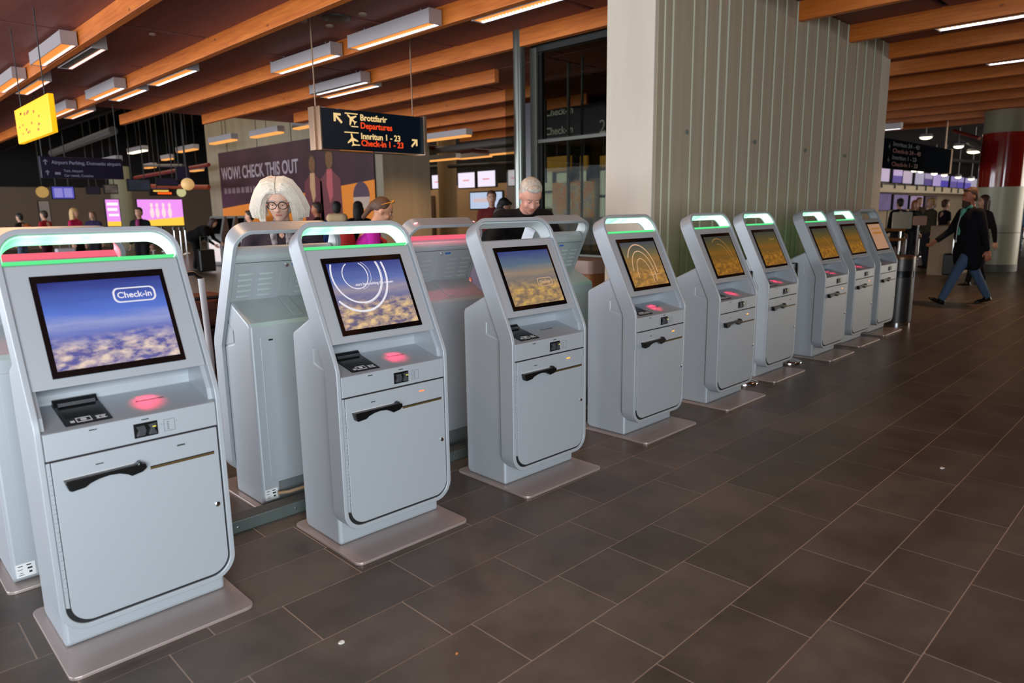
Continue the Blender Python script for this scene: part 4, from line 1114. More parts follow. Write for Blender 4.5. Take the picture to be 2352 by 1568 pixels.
b.build('banner_small_print', mat('small_print', (130, 108, 120), 0.6), bn)
# two printed figures in maroon uniforms
def fig(px, hy, s, tilt, coat, scarf, name='printed_figure'):
    y0, z0 = bp(px, hy); t_ = empty(name, (-.036, y0, z0)); t_.parent = bn
    MB().ball((0, 0, 0), (.002, .20*s, .27*s), 14, 10).build('printed_face', mat('print_skin', (120, 84, 54), 0.6), t_)
    MB().ball((.001, .0, .12*s), (.002, .24*s, .22*s), 14, 10).build('printed_hair', mat('print_hair', (60, 40, 34), 0.6), t_)
    MB().prism([(.12*s, -.28*s), (.55*s, -.55*s), (.62*s, -1.9*s), (-.6*s, -1.9*s), (-.55*s, -.55*s), (-.12*s, -.28*s)], -.001, .001, 'x').build('printed_coat', coat, t_)
    MB().prism([(.15*s, -.26*s), (.2*s, -.7*s), (.05*s, -1.2*s), (-.12*s, -1.0*s), (-.14*s, -.26*s)], -.003, -.0015, 'x').build('printed_scarf', scarf, t_)
fig(718, 378, .95, 0, mat('print_coat', (110, 50, 62), 0.6), mat('print_cream', (200, 160, 120), 0.6))
fig(757, 366, 1.05, 0, mat('print_coat2', (118, 62, 70), 0.6), mat('print_pink', (190, 95, 100), 0.6))
y_, z_ = bp(832, 452)
MB().prism([(y_+.42*math.cos(a_*PI/10), z_+.42*math.sin(a_*PI/10)) for a_ in range(11)], -.038, -.035, 'x').build('badge_top', mat('badge_purple', (86, 64, 84), 0.6), bn)
MB().prism([(y_+.42*math.cos(-a_*PI/10), z_+.36*math.sin(-a_*PI/10)) for a_ in range(11)], -.038, -.035, 'x').build('badge_base', mat('badge_pale', (200, 180, 165), 0.6), bn)

# ------------------------------------------------------------------ dark hall beyond
M_wallb = mat('taupe_wall', (108, 92, 78), 0.8)
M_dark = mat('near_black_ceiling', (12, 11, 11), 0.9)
struct(MB().box(-8, 62, 40, 40.3, 0, 2.9).build('wall_back', M_wallb))
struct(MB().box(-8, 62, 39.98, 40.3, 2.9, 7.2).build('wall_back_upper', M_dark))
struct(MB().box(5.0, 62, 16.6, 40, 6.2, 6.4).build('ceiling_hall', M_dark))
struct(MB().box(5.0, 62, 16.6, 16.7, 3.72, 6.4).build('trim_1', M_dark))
struct(MB().box(4.9, 5.0, 16.6, 36, 3.72, 6.4).build('trim_2', M_dark))
struct(MB().box(62, 62.3, -9, 40.3, 0, 7).build('wall_right', mat('pale_far_wall', (176, 168, 158), 0.8)))
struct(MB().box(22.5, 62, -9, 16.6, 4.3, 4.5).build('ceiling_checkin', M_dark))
struct(MB().box(5, 30, -9, -8.7, 0, 3.7).build('wall_daylight_stop', mat('brown_daylight_stop', (84, 62, 50), 0.8)))  # unseen wall added to keep daylight off the farther kiosks

def column(px, py, r_, label, c=(128, 124, 104), h=6.2, D=None, cap=True):
    p = at(px, py, Z=0) if D is None else at(px, py, D=D)
    if D is not None and p.y < 16.6: h = min(h, 3.7)
    t = empty('round_column', (p.x, p.y, 0)); tag(t, label, 'column')
    MB().lathe([(r_, .12), (r_, h)], 32).build('shaft', concrete('col_%d' % c[0], c, .08), t, 0, True)
    MB().lathe([(r_+.01, 0), (r_+.01, .12)], 32).build('foot_ring', mat('grey_foot', (110, 110, 105), 0.5), t, 0, True)
    return t
column(293, 574, .42, 'round concrete column between the two pink displays at left', (128, 128, 106), h=3.62)
column(66, 561, .5, 'round concrete column at far left in front of the taupe wall', (100, 90, 74), 3.0)
column(160, 562, .45, 'round concrete column behind the blonde worker at left', (112, 108, 86), 3.2)
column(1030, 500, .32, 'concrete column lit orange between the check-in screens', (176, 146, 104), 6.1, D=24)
# white door panel, pink displays, tv, signs on the left
def yface(name, x0, y0, x1, y1, Y, m_, label, cat, th=.1, rod=None, legs=False):
    a = at(x0, y0, Y=Y); c = at(x1, y1, Y=Y)
    t = empty(name, (a.x, Y, c.z)); tag(t, label, cat)
    MB().box(-.03, c.x-a.x+.03, .005, th, -.03, a.z-c.z+.03).build('housing', mat('dark_housing', (30, 28, 32), 0.5), t)
    MB().box(0, c.x-a.x, -.01, .005, 0, a.z-c.z).build('face', m_, t)
    if legs:
        for q in (.1, .9): MB().tube([((c.x-a.x)*q, th/2, -c.z), ((c.x-a.x)*q, th/2, 0)], .02, 6).build('stand_leg', M_darkrod, t)
    if rod: 
        for q in (.2, .8): MB().tube([((c.x-a.x)*q, th/2, a.z-c.z), ((c.x-a.x)*q, th/2, ceil_at(a.x, Y)-c.z)], .015, 6).build('hanging_rod', M_darkrod, t)
    return t, c.x-a.x, a.z-c.z
yface('grey_door_panel', 88, 462, 124, 557, 36, mat('grey_door', (142, 134, 132), 0.6), 'pale grey door panel in the far left wall', 'door', legs=True)
M_pinkd = glow('pink_display', (236, 150, 240), 1.0); M_yeld = glow('yellow_display_band', (250, 200, 70), 1.05); M_whd = glow('display_white', (255, 235, 255), 1.25)
t, w_, h_ = yface('advert_screen', 241, 458, 279, 519, 30, M_pinkd, 'narrow pink and yellow lit advert screen left of the round column', 'screen', legs=True)
MB().box(0, w_, -.02, -.01, 0, h_*.18).build('yellow_band', M_yeld, t)
MB().box(w_*.1, w_*.9, -.02, -.01, h_*.78, h_*.88).box(w_*.1, w_*.82, -.02, -.01, h_*.58, h_*.68).box(w_*.15, w_*.9, -.02, -.01, h_*.38, h_*.46).build('white_lines', M_whd, t)
t, w_, h_ = yface('advert_screen', 314, 458, 423, 517, 30, M_pinkd, 'wide pink advert screen with figures right of the round column', 'screen', legs=True)
MB().prism([(0, 0), (w_, 0), (w_, h_*.33), (0, h_*.2)], -.02, -.01, 'y').build('yellow_band', M_yeld, t)
for q in (.3, .42, .56, .7): MB().ball((w_*q, -.02, h_*.78), (w_*.03, .004, h_*.09), 10, 8).ball((w_*q, -.02, h_*.5), (w_*.045, .004, h_*.2), 10, 8).build('printed_figure', mat('ad_fig', (240, 190, 200), 0.6, emit=(250, 200, 205), estr=.9), t)
M_tvb = glow('flight_screen', (92, 88, 190), 0.9); M_tvw = glow('flight_lines', (190, 180, 230), 0.9)
t, w_, h_ = yface('flight_screen', 119, 429, 171, 455, 24, M_tvb, 'blue flight information screen hanging at left', 'screen', rod=3.9)
b = MB()
for i in range(8): b.box(w_*.08, w_*.46, -.02, -.01, h_*(.1+.1*i), h_*(.14+.1*i)); b.box(w_*.54, w_*.92, -.02, -.01, h_*(.1+.1*i), h_*(.14+.1*i))
b.build('timetable_lines', M_tvw, t)
yface('small_navy_sign', 200, 430, 230, 444, 27, mat('navy_small', (40, 34, 56), 0.5), 'small navy hanging sign right of the flight screen', 'sign', rod=4.0)
yface('pictogram_sign', 240, 425, 270, 443, 26, mat('mixed_sign', (120, 112, 108), 0.5, noise=(4, .7)), 'small hanging sign with white and red figures left of the column', 'sign', rod=4.0)
yface('blue_hanging_sign', 294, 413, 345, 437, 24, mat('steel_blue_sign', (58, 66, 84), 0.5, noise=(2, .5)), 'small dull blue hanging sign right of the round column', 'sign', rod=4.5)
yface('navy_strip_sign', 361, 410, 408, 425, 24, mat('navy_strip', (38, 32, 66), 0.5), 'narrow navy hanging strip sign left of the square one', 'sign', rod=4.5)
yface('square_navy_sign', 407, 384, 434, 411, 21, mat('navy_sq', (24, 20, 56), 0.5), 'small square navy hanging sign above the globe lamp', 'sign', rod=5.0)
t, w_, h_ = yface('lit_gate_sign', 345, 435, 425, 448, 27, mat('sign_black', (14, 14, 12), 0.5), 'black hanging sign with lit yellow and orange lettering', 'sign', rod=4.5)
MB().box(w_*.08, w_*.52, -.02, -.01, h_*.6, h_*.9).build('yellow_letters', glow('ylet', (230, 190, 90), 1), t)
MB().box(w_*.2, w_*.6, -.02, -.01, h_*.15, h_*.5).build('orange_letters', glow('olet', (255, 90, 20), 1.2), t)
MB().ball((w_*.88, -.05, h_*.5), .16, 14, 10).build('lit_symbol', glow('ysym', (200, 195, 140), .9), t)
p = at(431, 423, D=17.5); g_ = empty('globe_lamp', p); tag(g_, 'round ivory globe lamp hanging left of the ad wall', 'lamp')
MB().ball((0, 0, 0), (.155, .155, .15), 20, 14).build('globe', mat('ivory_globe', (226, 190, 130), 0.4, emit=(230, 180, 110), estr=.45), g_, 0, True)
MB().ball((0, 0, .06), (.09, .09, .10), 14, 10).build('globe_cap', M_white, g_, 0, True)
MB().tube([(0, 0, .15), (0, 0, ceil_at(p.x, p.y)-p.z)], .01, 6).build('cord', M_darkrod, g_)
p = at(97, 441, Y=35); g_ = empty('round_sign', p); MB().lathe([(.20, -.04), (.23, -.02), (.23, .04)], 24).build('disc', glow('amber_disc', (190, 150, 85), .8), g_).rotation_euler = (PI/2, 0, 0)
MB().tube([(0, 0, .3), (0, 0, ceil_at(p.x, p.y)-p.z)], .02, 6).build('hanging_rod', mat('dark_rod'), g_); tag(g_, 'round amber lit disc sign at far left', 'sign')
# dark bands under the hall ceiling, red sprinkler pipes and ducts
pr = random.Random(9)
def pipe(x0, y0, x1, y1, D0, D1, r_, m_, label):
    a = at(x0, y0, D=D0); b_ = at(x1, y1, D=D1)
    o = MB().tube([(0, 0, 0), b_-a], r_, 8).build('ceiling_pipe', m_, None, 0, True); o.location = a; tag(o, label, 'pipe')
M_redp = mat('red_pipe', (120, 34, 26), 0.5); M_greyp = mat('grey_pipe', (92, 88, 84), 0.5)
pipe(310, 408, 480, 378, 26, 22, .06, M_redp, 'upper red sprinkler pipe in the dark hall left of the ad wall')
pipe(340, 428, 480, 430, 26, 24, .08, mat('orange_pipe', (150, 64, 36), 0.5), 'lower orange-red pipe above the lit gate sign')
pipe(120, 352, 260, 300, 24, 19, .12, M_greyp, 'grey duct under the dark hall ceiling above the navy sign')
pipe(330, 380, 420, 380, 25, 24, .05, M_greyp, 'thin horizontal grey pipe in the dark hall')
pipe(970, 338, 1180, 352, 20, 24, .07, M_redp, 'dark red pipe right of the departures sign')
pipe(965, 350, 1180, 322, 21, 18, .09, M_greyp, 'grey duct running up towards the round pipe')
pipe(975, 385, 1180, 375, 24, 22, .06, mat('dark_rail', (40, 38, 36), 0.5), 'dark rail above the row of white check-in screens')
pipe(2190, 300, 2250, 318, 20, 19, .05, M_redp, 'thin red pipe left of the red column top')
pipe(2215, 315, 2262, 342, 21, 20, .13, M_greyp, 'fat grey duct left of the red column')
pipe(2190, 368, 2260, 372, 20, 19, .05, M_greyp, 'thin grey pipe low beside the red column')

# ------------------------------------------------------------------ check-in hall in the middle: screens in a row
M_tan = mat('tan_counter_wall', (196, 160, 122), 0.7)
o = MB().box(0, .2, 0, 12, 0, 2.6).build('wall_checkin', M_tan); o.location = (20.2, 15.5, 0); struct(o)
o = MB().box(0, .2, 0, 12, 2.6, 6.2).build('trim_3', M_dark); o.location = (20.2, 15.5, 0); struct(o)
o = MB().box(0, .08, 0, 2.5, 0, 2.2).build('wall_recess', mat('brown_recess', (96, 70, 54), 0.7)); o.location = (20.1, 25.3, 0); struct(o)
M_scr = glow('white_screen', (238, 228, 246), 1.0)
SX = 18.5
for i, (x0, y0, x1, y1, w_) in enumerate(((954, 406, 987, 434, 'leftmost'), (992, 403, 1013, 432, 'second'), (1052, 398, 1090, 430, 'third'), (1097, 394, 1137, 427, 'fourth'), (1167, 391, 1190, 425, 'rightmost'))):
    a = at(x0, y0, X=SX); c = at(x1, y1, X=SX); dy = c.y-a.y; dz = c.z-a.z
    t = empty('checkin_screen', a); tag(t, '%s bright white check-in desk screen in the middle row of five' % w_, 'screen', 'white check-in desk screens')
    MB().box(.01, .12, dy-.04, .04, dz-.04, .04).build('screen_housing', mat('dark_housing'), t)
    MB().box(0, .01, dy, 0, dz, 0).build('screen_face', M_scr, t)
    MB().box(-.006, 0, dy*.68, dy*.3, dz*.55, dz*.48).build('screen_logo', mat('logo_red', (225, 120, 130), 0.5, emit=(230, 130, 140), estr=.6), t)
    MB().tube([(.06, dy/2, .04), (.06, dy/2, 6.2-a.z)], .02, 6).build('hanger', M_darkrod, t)
a = at(1080, 443, X=SX); c = at(1153, 478, X=SX)
t = empty('video_wall', a); tag(t, 'wide pale blue screen on the tan wall behind the crouching people', 'screen')
MB().box(.01, .1, c.y-a.y-.05, .05, c.z-a.z-.05, .05).build('screen_housing', mat('dark_housing'), t)
MB().box(0, .01, c.y-a.y, 0, c.z-a.z, 0).build('screen_face', glow('pale_blue_screen', (190, 205, 232), .9), t)
MB().box(-.005, 0, (c.y-a.y)*.6, (c.y-a.y)*.1, (c.z-a.z)*.6, (c.z-a.z)*.35).build('screen_picture', glow('picture_pink', (225, 200, 205), .8), t)

# ------------------------------------------------------------------ right: check-in row with many screens
M_whw = mat('white_fascia', (205, 190, 168), 0.6)
FY = 9.0
a = at(2021, 422, Y=FY); b_ = at(2246, 447, Y=FY)
z1 = at(2030, 424, Y=FY).z; z0 = at(2030, 441, Y=FY).z
struct(MB().box(a.x-4, b_.x+12, FY, FY+.3, z0, z1).build('trim_4', M_whw))
struct(MB().box(a.x-4, b_.x+16, FY+2.6, FY+2.8, 0, z1+.2).build('wall_desk_back', mat('desk_wall', (176, 158, 136), 0.7)))
struct(MB().box(a.x-4, b_.x+16, FY+2.5, FY+2.7, z1+.2, 6.2).build('trim_5', M_dark))
cols_ = [((200, 180, 205), None), ((96, 80, 150), (190, 165, 205)), ((190, 172, 190), None), ((172, 165, 185), None), ((88, 74, 130), (165, 150, 180)), ((176, 155, 205), None), ((78, 66, 165), (165, 160, 190)), ((100, 86, 150), (140, 130, 180)), ((90, 78, 160), (150, 140, 185)), ((96, 84, 170), (160, 150, 190)), ((170, 162, 180), None)]
xs_ = [(2022, 2042), (2053, 2071), (2076, 2094), (2104, 2121), (2125, 2140), (2145, 2160), (2163, 2177), (2185, 2197), (2201, 2212), (2218, 2229), (2232, 2242)]
words_ = ['first', 'second', 'third', 'fourth', 'fifth', 'sixth', 'seventh', 'eighth', 'ninth', 'tenth', 'eleventh']
for i, ((x0, x1), (c0, c1_)) in enumerate(zip(xs_, cols_)):
    yt = 386+(x0-2022)*.115; yb = 417+(x0-2022)*.085
    a = at(x0, yt, Y=FY-.1); c = at(x1, yb, Y=FY-.1)
    t = empty('desk_screen', (a.x, a.y, c.z)); tag(t, '%s upright desk screen from the left in the long row right of the ribbed wall' % words_[i], 'screen', 'upright desk screens over the right check-in row')
    W_, H_ = c.x-a.x, a.z-c.z
    MB().box(-.005, W_+.005, .01, .12, -.02, H_+.02).build('screen_housing', mat('dark_housing'), t)
    MB().box(0, W_, 0, .01, 0, H_).build('screen_face', glow('dface_%d' % i, c0, .8), t)
    if c1_: MB().box(0, W_, -.006, 0, H_*.55, H_).build('screen_header', glow('dhead_%d' % i, c1_, .85), t)
    MB().tube([(W_/2, .06, -.03), (W_/2, .06, -.22)], .03, 6).build('screen_foot', M_post, t)
o = MB().box(at(2018, 420, Y=FY).x-1, at(2250, 440, Y=FY).x+8, FY+.03, FY+.14, z1+.005, z1+.10).build('screen_rail', mat('rail_grey', (70, 66, 64), 0.5)); tag(o, 'dark rail carrying the upright desk screens on the right', 'rail')
# low advert boards under the fascia
for i, (x0, x1, y0, y1, c0) in enumerate(((2020, 2044, 444, 482, (96, 84, 125)), (2054, 2083, 447, 480, (112, 98, 140)), (2092, 2118, 450, 478, (150, 130, 165)), (2126, 2150, 451, 475, (70, 58, 70)))):
    yface('desk_backboard', x0, y0, x1, y1, FY+.9, mat('bb_%d' % i, c0, .6, emit=c0, estr=.35, noise=(1.5, .35)), '%s purple advert panel under the white fascia behind the queue' % words_[i], 'panel', legs=True)

# red and cream column
p = at(2276, 621, Z=0)
rc = empty('red_column', (p.x+.1, p.y, 0)); tag(rc, 'round cream column with a glossy red upper band at far right', 'column')
rr = .455
MB().lathe([(rr, .16), (rr, 1.86)], 48).build('cream_shaft', mat('cream_paint', (202, 200, 172), 0.35), rc, 0, True)
MB().lathe([(rr+.004, 1.86), (rr+.004, 3.02)], 48).build('red_band', mat('gloss_red', (150, 30, 20), 0.12, coat=.5), rc, 0, True)
MB().lathe([(rr, 3.02), (rr, 3.5)], 48).build('grey_capital', mat('grey_cap', (140, 138, 115), 0.5), rc, 0, True)
MB().lathe([(rr+.006, 0), (rr+.006, .16)], 48).build('foot_ring', mat('grey_foot'), rc, 0, True)
MB().lathe([(rr+.003, .85), (rr+.003, .87)], 48).build('joint_ring', mat('joint_green', (120, 125, 100), 0.5), rc, 0, True)

# white board on a stand, barrier rails and posts at the right
p = at(2072, 588, D=14.5); p.z = 0
def board(px0, py0, px1, py1, D, c0, label):
    a = at(px0, py0, D=D); c = at(px1, py1, D=D); ctr = (a+c)/2
    t = empty('notice_board', (ctr.x, ctr.y, 0), R(-45)); tag(t, label, 'board')
    w_ = (c-a).dot(CR); z0, z1 = min(a.z, c.z), max(a.z, c.z)
    MB().prism([(x, z) for x, z in rrect(-w_/2, w_/2, z0, z1, .03, 3)], -.03, .0, 'y').build('board_face', mat('board_%d' % c0[1], c0, .5), t)
    MB().tube([(0, .02, z0+.1), (0, .02, .03)], .025, 8).build('stand_pole', M_chrome, t)
    MB().box(-.22, .22, -.18, .18, 0, .03).build('stand_foot', M_post, t, .005)
board(2049, 487, 2093, 525, 14.5, (200, 196, 180), 'white notice board on a stand behind the last kiosk')
board(2097, 496, 2127, 517, 15.5, (205, 165, 145), 'pinkish tilted notice board right of the white one')
for i, (px, py, D, lb) in enumerate(((2079, 594, 14.2, 'grey barrier post right of the last kiosk, in front of the white board'), (2131, 608, 13.6, 'silver barrier post left of the walking man, nearer one'), (2158, 578, 14.4, 'silver barrier post left of the walking man, farther one'), (2106, 589, 15.5, 'thin barrier post under the pinkish board'))):
    p = at(px, py, Z=0); post((p.x, p.y, 0), lb, 'silver queue barrier posts at the right', r=.11)
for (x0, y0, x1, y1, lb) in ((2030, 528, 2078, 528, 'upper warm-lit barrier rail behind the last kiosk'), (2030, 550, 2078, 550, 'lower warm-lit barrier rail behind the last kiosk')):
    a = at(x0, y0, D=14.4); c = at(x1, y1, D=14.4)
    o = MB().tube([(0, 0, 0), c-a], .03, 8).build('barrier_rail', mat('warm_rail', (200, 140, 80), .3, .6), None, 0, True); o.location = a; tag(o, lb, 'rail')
p1 = at(2079, 594, Z=0); p2 = at(2131, 608, Z=0); p1.z = p2.z = .90
o = empty('belt_tape', p1); tag(o, 'dark belt stretched between two silver posts left of the walking man', 'belt')
MB().prism([(.05, -.03), ((p2-p1).length-.05, -.03), ((p2-p1).length-.05, .03), (.05, .03)], -.002, .002, 'y').build('belt', M_tape, o).rotation_euler = (0, 0, math.atan2((p2-p1).y, (p2-p1).x))
dk = at(2178, 575, D=15.2)
o = MB().box(-.5, .7, -.25, .25, 0, 1.05).build('desk_counter', mat('counter_beige', (160, 140, 112), .6), None, .01); o.location = (dk.x, dk.y, 0); tag(o, 'beige counter block behind the walking man\'s outstretched hand', 'counter')
for i, (px, py) in enumerate(((2318, 553), (2337, 558), (2350, 549))):
    p = at(px, py, Z=0); post((p.x, p.y, 0), '%s silver queue post right of the red column' % words_[i], 'queue posts right of the red column', r=.16)
# queue posts far left
for i, (px, py) in enumerate(((352, 575), (378, 577), (405, 583), (419, 585), (430, 582))):
    p = at(px, py, Z=0); post((p.x, p.y, 0), '%s silver queue post from the left, below the wide pink advert screen' % words_[i], 'queue posts below the pink advert screen', r=.17, tall=1.05)
# far kiosks beside the bent-over person
for i, (px, py) in enumerate(((490, 592), (516, 590), (543, 588))):
    p = at(px+3, 560, D=21+i*1.0); p.z = 0; t = empty('far_kiosk', (p.x, p.y, 0), R(-62)); tag(t, '%s small distant kiosk from the left beside the bent-over person in black' % words_[i], 'kiosk', 'distant kiosks beside the bent-over person')
    MB().prism([(0, 0), (0, .85), (.22, 1.45), (.3, 1.45), (.38, 1.0), (.38, 0)], -.27, .27, 'x').build('cabinet', mat('far_kiosk_grey', (120, 120, 118), .5), t, .01)
    MB().prism([(.02, .93), (.19, 1.38), (.20, 1.38), (.03, .93)], -.2, .2, 'x').build('screen', M_bezel, t)
    MB().box(-.2, .2, -.02, 0, .1, .75).build('door', M_plate, t, .004)

# ------------------------------------------------------------------ people
def remesh(mb, voxel, smooth=4, extra=None):
    me = mb.mesh('tmp'); o = bpy.data.objects.new('tmp', me); COL.objects.link(o)
    r = o.modifiers.new('r', 'REMESH'); r.mode = 'VOXEL'; r.voxel_size = voxel; r.use_smooth_shade = True
    s = o.modifiers.new('s', 'SMOOTH'); s.factor = .5; s.iterations = smooth
    dg = bpy.context.evaluated_depsgraph_get()
    out_ = bpy.data.meshes.new_from_object(o.evaluated_get(dg))
    bpy.data.objects.remove(o)
    out_.polygons.foreach_set('use_smooth', [True]*len(out_.polygons)); out_.materials.clear()
    return out_
def cap(mb, a, b, ra, rb, n=12):
    a = Vector(a); b = Vector(b); d = b-a
    steps = 4
    mb.tube([a.lerp(b, i/steps) for i in range(steps+1)], [ra+(rb-ra)*i/steps for i in range(steps+1)], n)
    mb.ball(a, ra, n, 8); mb.ball(b, rb, n, 8)
def ik(a, b, l1, l2, bend):
    d = b-a; L = min(d.length, (l1+l2)*.999); d = d.normalized()
    x = (l1*l1-l2*l2+L*L)/(2*L); h = math.sqrt(max(0, l1*l1-x*x))
    n_ = (bend-d*bend.dot(d)); n_ = n_.normalized() if n_.length > 1e-4 else d.orthogonal()
    return a+d*x+n_*h, a+d*L
SKIN = (206, 158, 132)
def skinmat(c): return mat('skin_%d_%d' % (c[0], c[1]), c, .5, bump=(80, .05))
def cloth(c): return mat('cloth_%d_%d_%d' % c, c, .85, noise=(20, .12), bump=(120, .25), spec=.2)
def hand(mb, w, f, side, s, curl=.5):
    """palm, four unequal fingers and a thumb; w wrist, f forearm direction, side: thumb direction"""
    f = f.normalized(); side = (side-f*side.dot(f)).normalized(); n_ = f.cross(side)
    pc_ = w+f*.045*s
    Mx = Matrix((side, f, n_)).transposed()
    mb.ball(pc_, (.040*s, .050*s, .016*s), 12, 8, Mx)
    for i, (o_, L) in enumerate(((.030, .072), (.010, .080), (-.010, .074), (-.029, .058))):
        k0 = w+f*.085*s+side*o_*s; k1 = k0+(f*math.cos(curl*.6)+n_*math.sin(curl*.6))*L*.45*s; k2 = k1+(f*math.cos(curl*1.5)+n_*math.sin(curl*1.5))*L*.55*s
        mb.tube([k0-f*.02*s, k0, k1, k2], [.0095*s, .0095*s, .0085*s, .006*s], 8)
    t0 = w+f*.03*s+side*.033*s; t1 = t0+(side*.7+f*.7)*.032*s; t2 = t1+(side*.25+f*.9+n_*.35)*.030*s
    mb.tube([t0-side*.01*s, t0, t1, t2], [.012*s, .012*s, .010*s, .007*s], 8)

def person(label, loc, face, h=1.75, lean=0, hpitch=0, hyaw=0, legs=None, arms=None, top=(30, 30, 32), bottom=(40, 42, 50), shoe=(20, 18, 16), hair=(60, 44, 32), hairstyle='short', skin=SKIN,
           girth=1.0, vox=.022, group=None, skirt=False, sleeves=True, detail=False, jlen=0.0):
    s = h/1.75
    fwd = Vector((math.cos(face), math.sin(face), 0)); rt = Vector((fwd.y, -fwd.x, 0)); up = Vector((0, 0, 1))
    base = Vector(loc)
    def Lc(x, y, z): return rt*(x*s)+fwd*(y*s)+up*(z*s)      # local x right, y forward
    la = R(lean)
    def tor(x, y, z):   # torso point rotated about the hips by lean
        z2 = z-.95; return Lc(x, y*math.cos(la)+z2*math.sin(la), .95+z2*math.cos(la)-y*math.sin(la))
    legs = legs or {'L': (-.10, .02, .08), 'R': (.10, -.02, .08)}
    arms = arms or {'L': (-.26, .05, .82), 'R': (.26, .05, .82)}
    body = MB(); topm = MB(); bot = MB(); shoes = {}
    g = girth
    neck = tor(0, 0, 1.47); tup = (tor(0, 0, 1.5)-tor(0, 0, 1.2)).normalized()
    # head frame
    hp = R(lean*.6+hpitch); hy = R(hyaw)
    hf = (fwd*math.cos(hy)-rt*math.sin(hy)); hr = Vector((hf.y, -hf.x, 0))
    Hf = hf*math.cos(hp)-up*math.sin(hp); Hu = up*math.cos(hp)+hf*math.sin(hp)
    hc = neck+tup*.03*s+Hu*.115*s+Hf*.02*s
    def Hd(x, y, z): return hc+hr*(x*s)+Hf*(y*s)+Hu*(z*s)
    HM = Matrix((hr, Hf, Hu)).transposed()
    # skin body: slender under the clothes
    body.ball(Hd(0, -.012, .03), (.077*s, .095*s, .095*s), 20, 14, HM)
    body.ball(Hd(0, .018, -.045), (.060*s, .070*s, .075*s), 16, 12, HM)
    body.ball(Hd(0, .055, -.095), (.028*s, .026*s, .022*s), 12, 8, HM)
    cap(body, Hd(0, .080, .012), Hd(0, .102, -.025), .009*s, .015*s, 8)
    body.ball(Hd(-.012, .090, -.030), .009*s, 8, 6); body.ball(Hd(.012, .090, -.030), .009*s, 8, 6)
    body.ball(Hd(0, .070, .033), (.055*s, .016*s, .010*s), 12, 6, HM)
    for q in (-1, 1):
        body.ball(Hd(q*.077, -.012, -.005), (.010*s, .020*s, .032*s), 10, 8, HM)
        body.ball(Hd(q*.038, .060, -.030), (.024*s, .022*s, .022*s), 10, 8, HM)
    cap(body, neck-tup*.03*s, hc-Hu*.05*s-Hf*.02*s, .056*s, .052*s)
    cap(body, tor(0, 0, .98), tor(0, 0, 1.34), .10*s, .11*s); cap(body, tor(-.13, 0, 1.38), tor(.13, 0, 1.38), .05*s, .05*s)
    topm.ball(tor(0, .01, 1.20), (.175*s*g, .125*s*g, .26*s), 20, 14, Matrix((rt, (tor(0, 1, 1)-tor(0, 0, 1)).normalized(), tup)).transposed())
    topm.ball(tor(0, .02, 1.05), (.165*s*g, .125*s*g, .20*s), 20, 14, Matrix((rt, (tor(0, 1, 1)-tor(0, 0, 1)).normalized(), tup)).transposed())
    cap(topm, tor(-.15, -.0, 1.39), tor(.15, 0, 1.39), .068*s, .068*s)
    cap(topm, tor(0, -.0, 1.36), tor(0, 0, 1.45), .09*s, .062*s)
    cap(topm, tor(-.07, 0, .93), tor(.07, 0, .93), .12*s*g, .12*s*g)
    if jlen: cap(topm, tor(-.08, 0, .93-jlen), tor(.08, 0, .93-jlen), .125*s*g, .125*s*g); cap(topm, tor(-.08, 0, .93-jlen/2), tor(.08, 0, .93-jlen/2), .13*s*g, .13*s*g)
    hands = MB()
    for k_, q in (('L', -1), ('R', 1)):
        sh_ = tor(q*.185, 0, 1.38); tx = arms[k_]; w = Lc(*tx)
        el, w = ik(sh_, w, .285*s, .255*s, (-fwd*.8-up*.3+rt*q*.5))
        cap(body, sh_, el, .042*s, .036*s); cap(body, el, w, .036*s, .026*s)
        if sleeves:
            cap(topm, sh_, el, .066*s*(.5+.5*g), .056*s); cap(topm, el, w-(w-el).normalized()*.02*s, .054*s, .042*s)
        else: cap(topm, sh_, sh_.lerp(el, .6), .064*s, .055*s)
        hand(hands, w, (w-el), (fwd*.9-rt*q*.4), s)
        hip = Lc(q*.09, 0, .93); an = Lc(*legs[k_])
        kn, an = ik(hip, an, .435*s, .425*s, fwd)
        cap(body, hip, kn, .075*s, .050*s); cap(body, kn, an, .048*s, .034*s)
        cap(bot, hip, kn, .098*s, .070*s); cap(bot, kn, an+up*.015*s, .068*s, .056*s)
        ft = legs.get('pitch'+k_, 0)
        fd = fwd*math.cos(R(ft))+up*math.sin(R(ft)); fu = Vector(fd.cross(rt)).normalized()
        if fu.z < 0: fu = -fu
        shm = MB(); hl_ = an-fd*.045*s-fu*.045*s
        shm.ball(an+fd*.0*s-fu*.03*s, (.042*s, .06*s, .045*s), 12, 8, Matrix((rt, fd, fu)).transposed())
        shm.ball(an+fd*.09*s-fu*.05*s, (.042*s, .115*s, .028*s), 12, 8, Matrix((rt, fd, fu)).transposed())
        shm.ball(an+fd*.02*s-fu*.062*s, (.038*s, .10*s, .018*s), 12, 8, Matrix((rt, fd, fu)).transposed())
        shoes[k_] = shm
    cap(bot, Lc(-.07, 0, .96), Lc(.07, 0, .96), .115*s, .115*s)
    if skirt: bot.tube([Lc(0, 0, .95), Lc(0, 0, .55)], [.17*s, .2*s], 16)
    bme = remesh(body, vox*.6 if detail else vox*.8, 3)
    # fingers join the body mesh
    hm = remesh(hands, .0045*s, 1) if detail else hands.mesh('h', True)
    bm = bmesh.new(); bm.from_mesh(bme); bm.from_mesh(hm); bm.to_mesh(bme); bm.free()
    bme.polygons.foreach_set('use_smooth', [True]*len(bme.polygons))
    root = obj('person', bme, skinmat(skin)); tag(root, label, 'person', group)
    hw = base+hc-CC; print('HEAD', label[:40], round(1176+FPX*hw.dot(CR)/hw.dot(CF)), round(784-FPX*hw.dot(CU)/hw.dot(CF)), round(hw.dot(CF),1))
    root.location = base
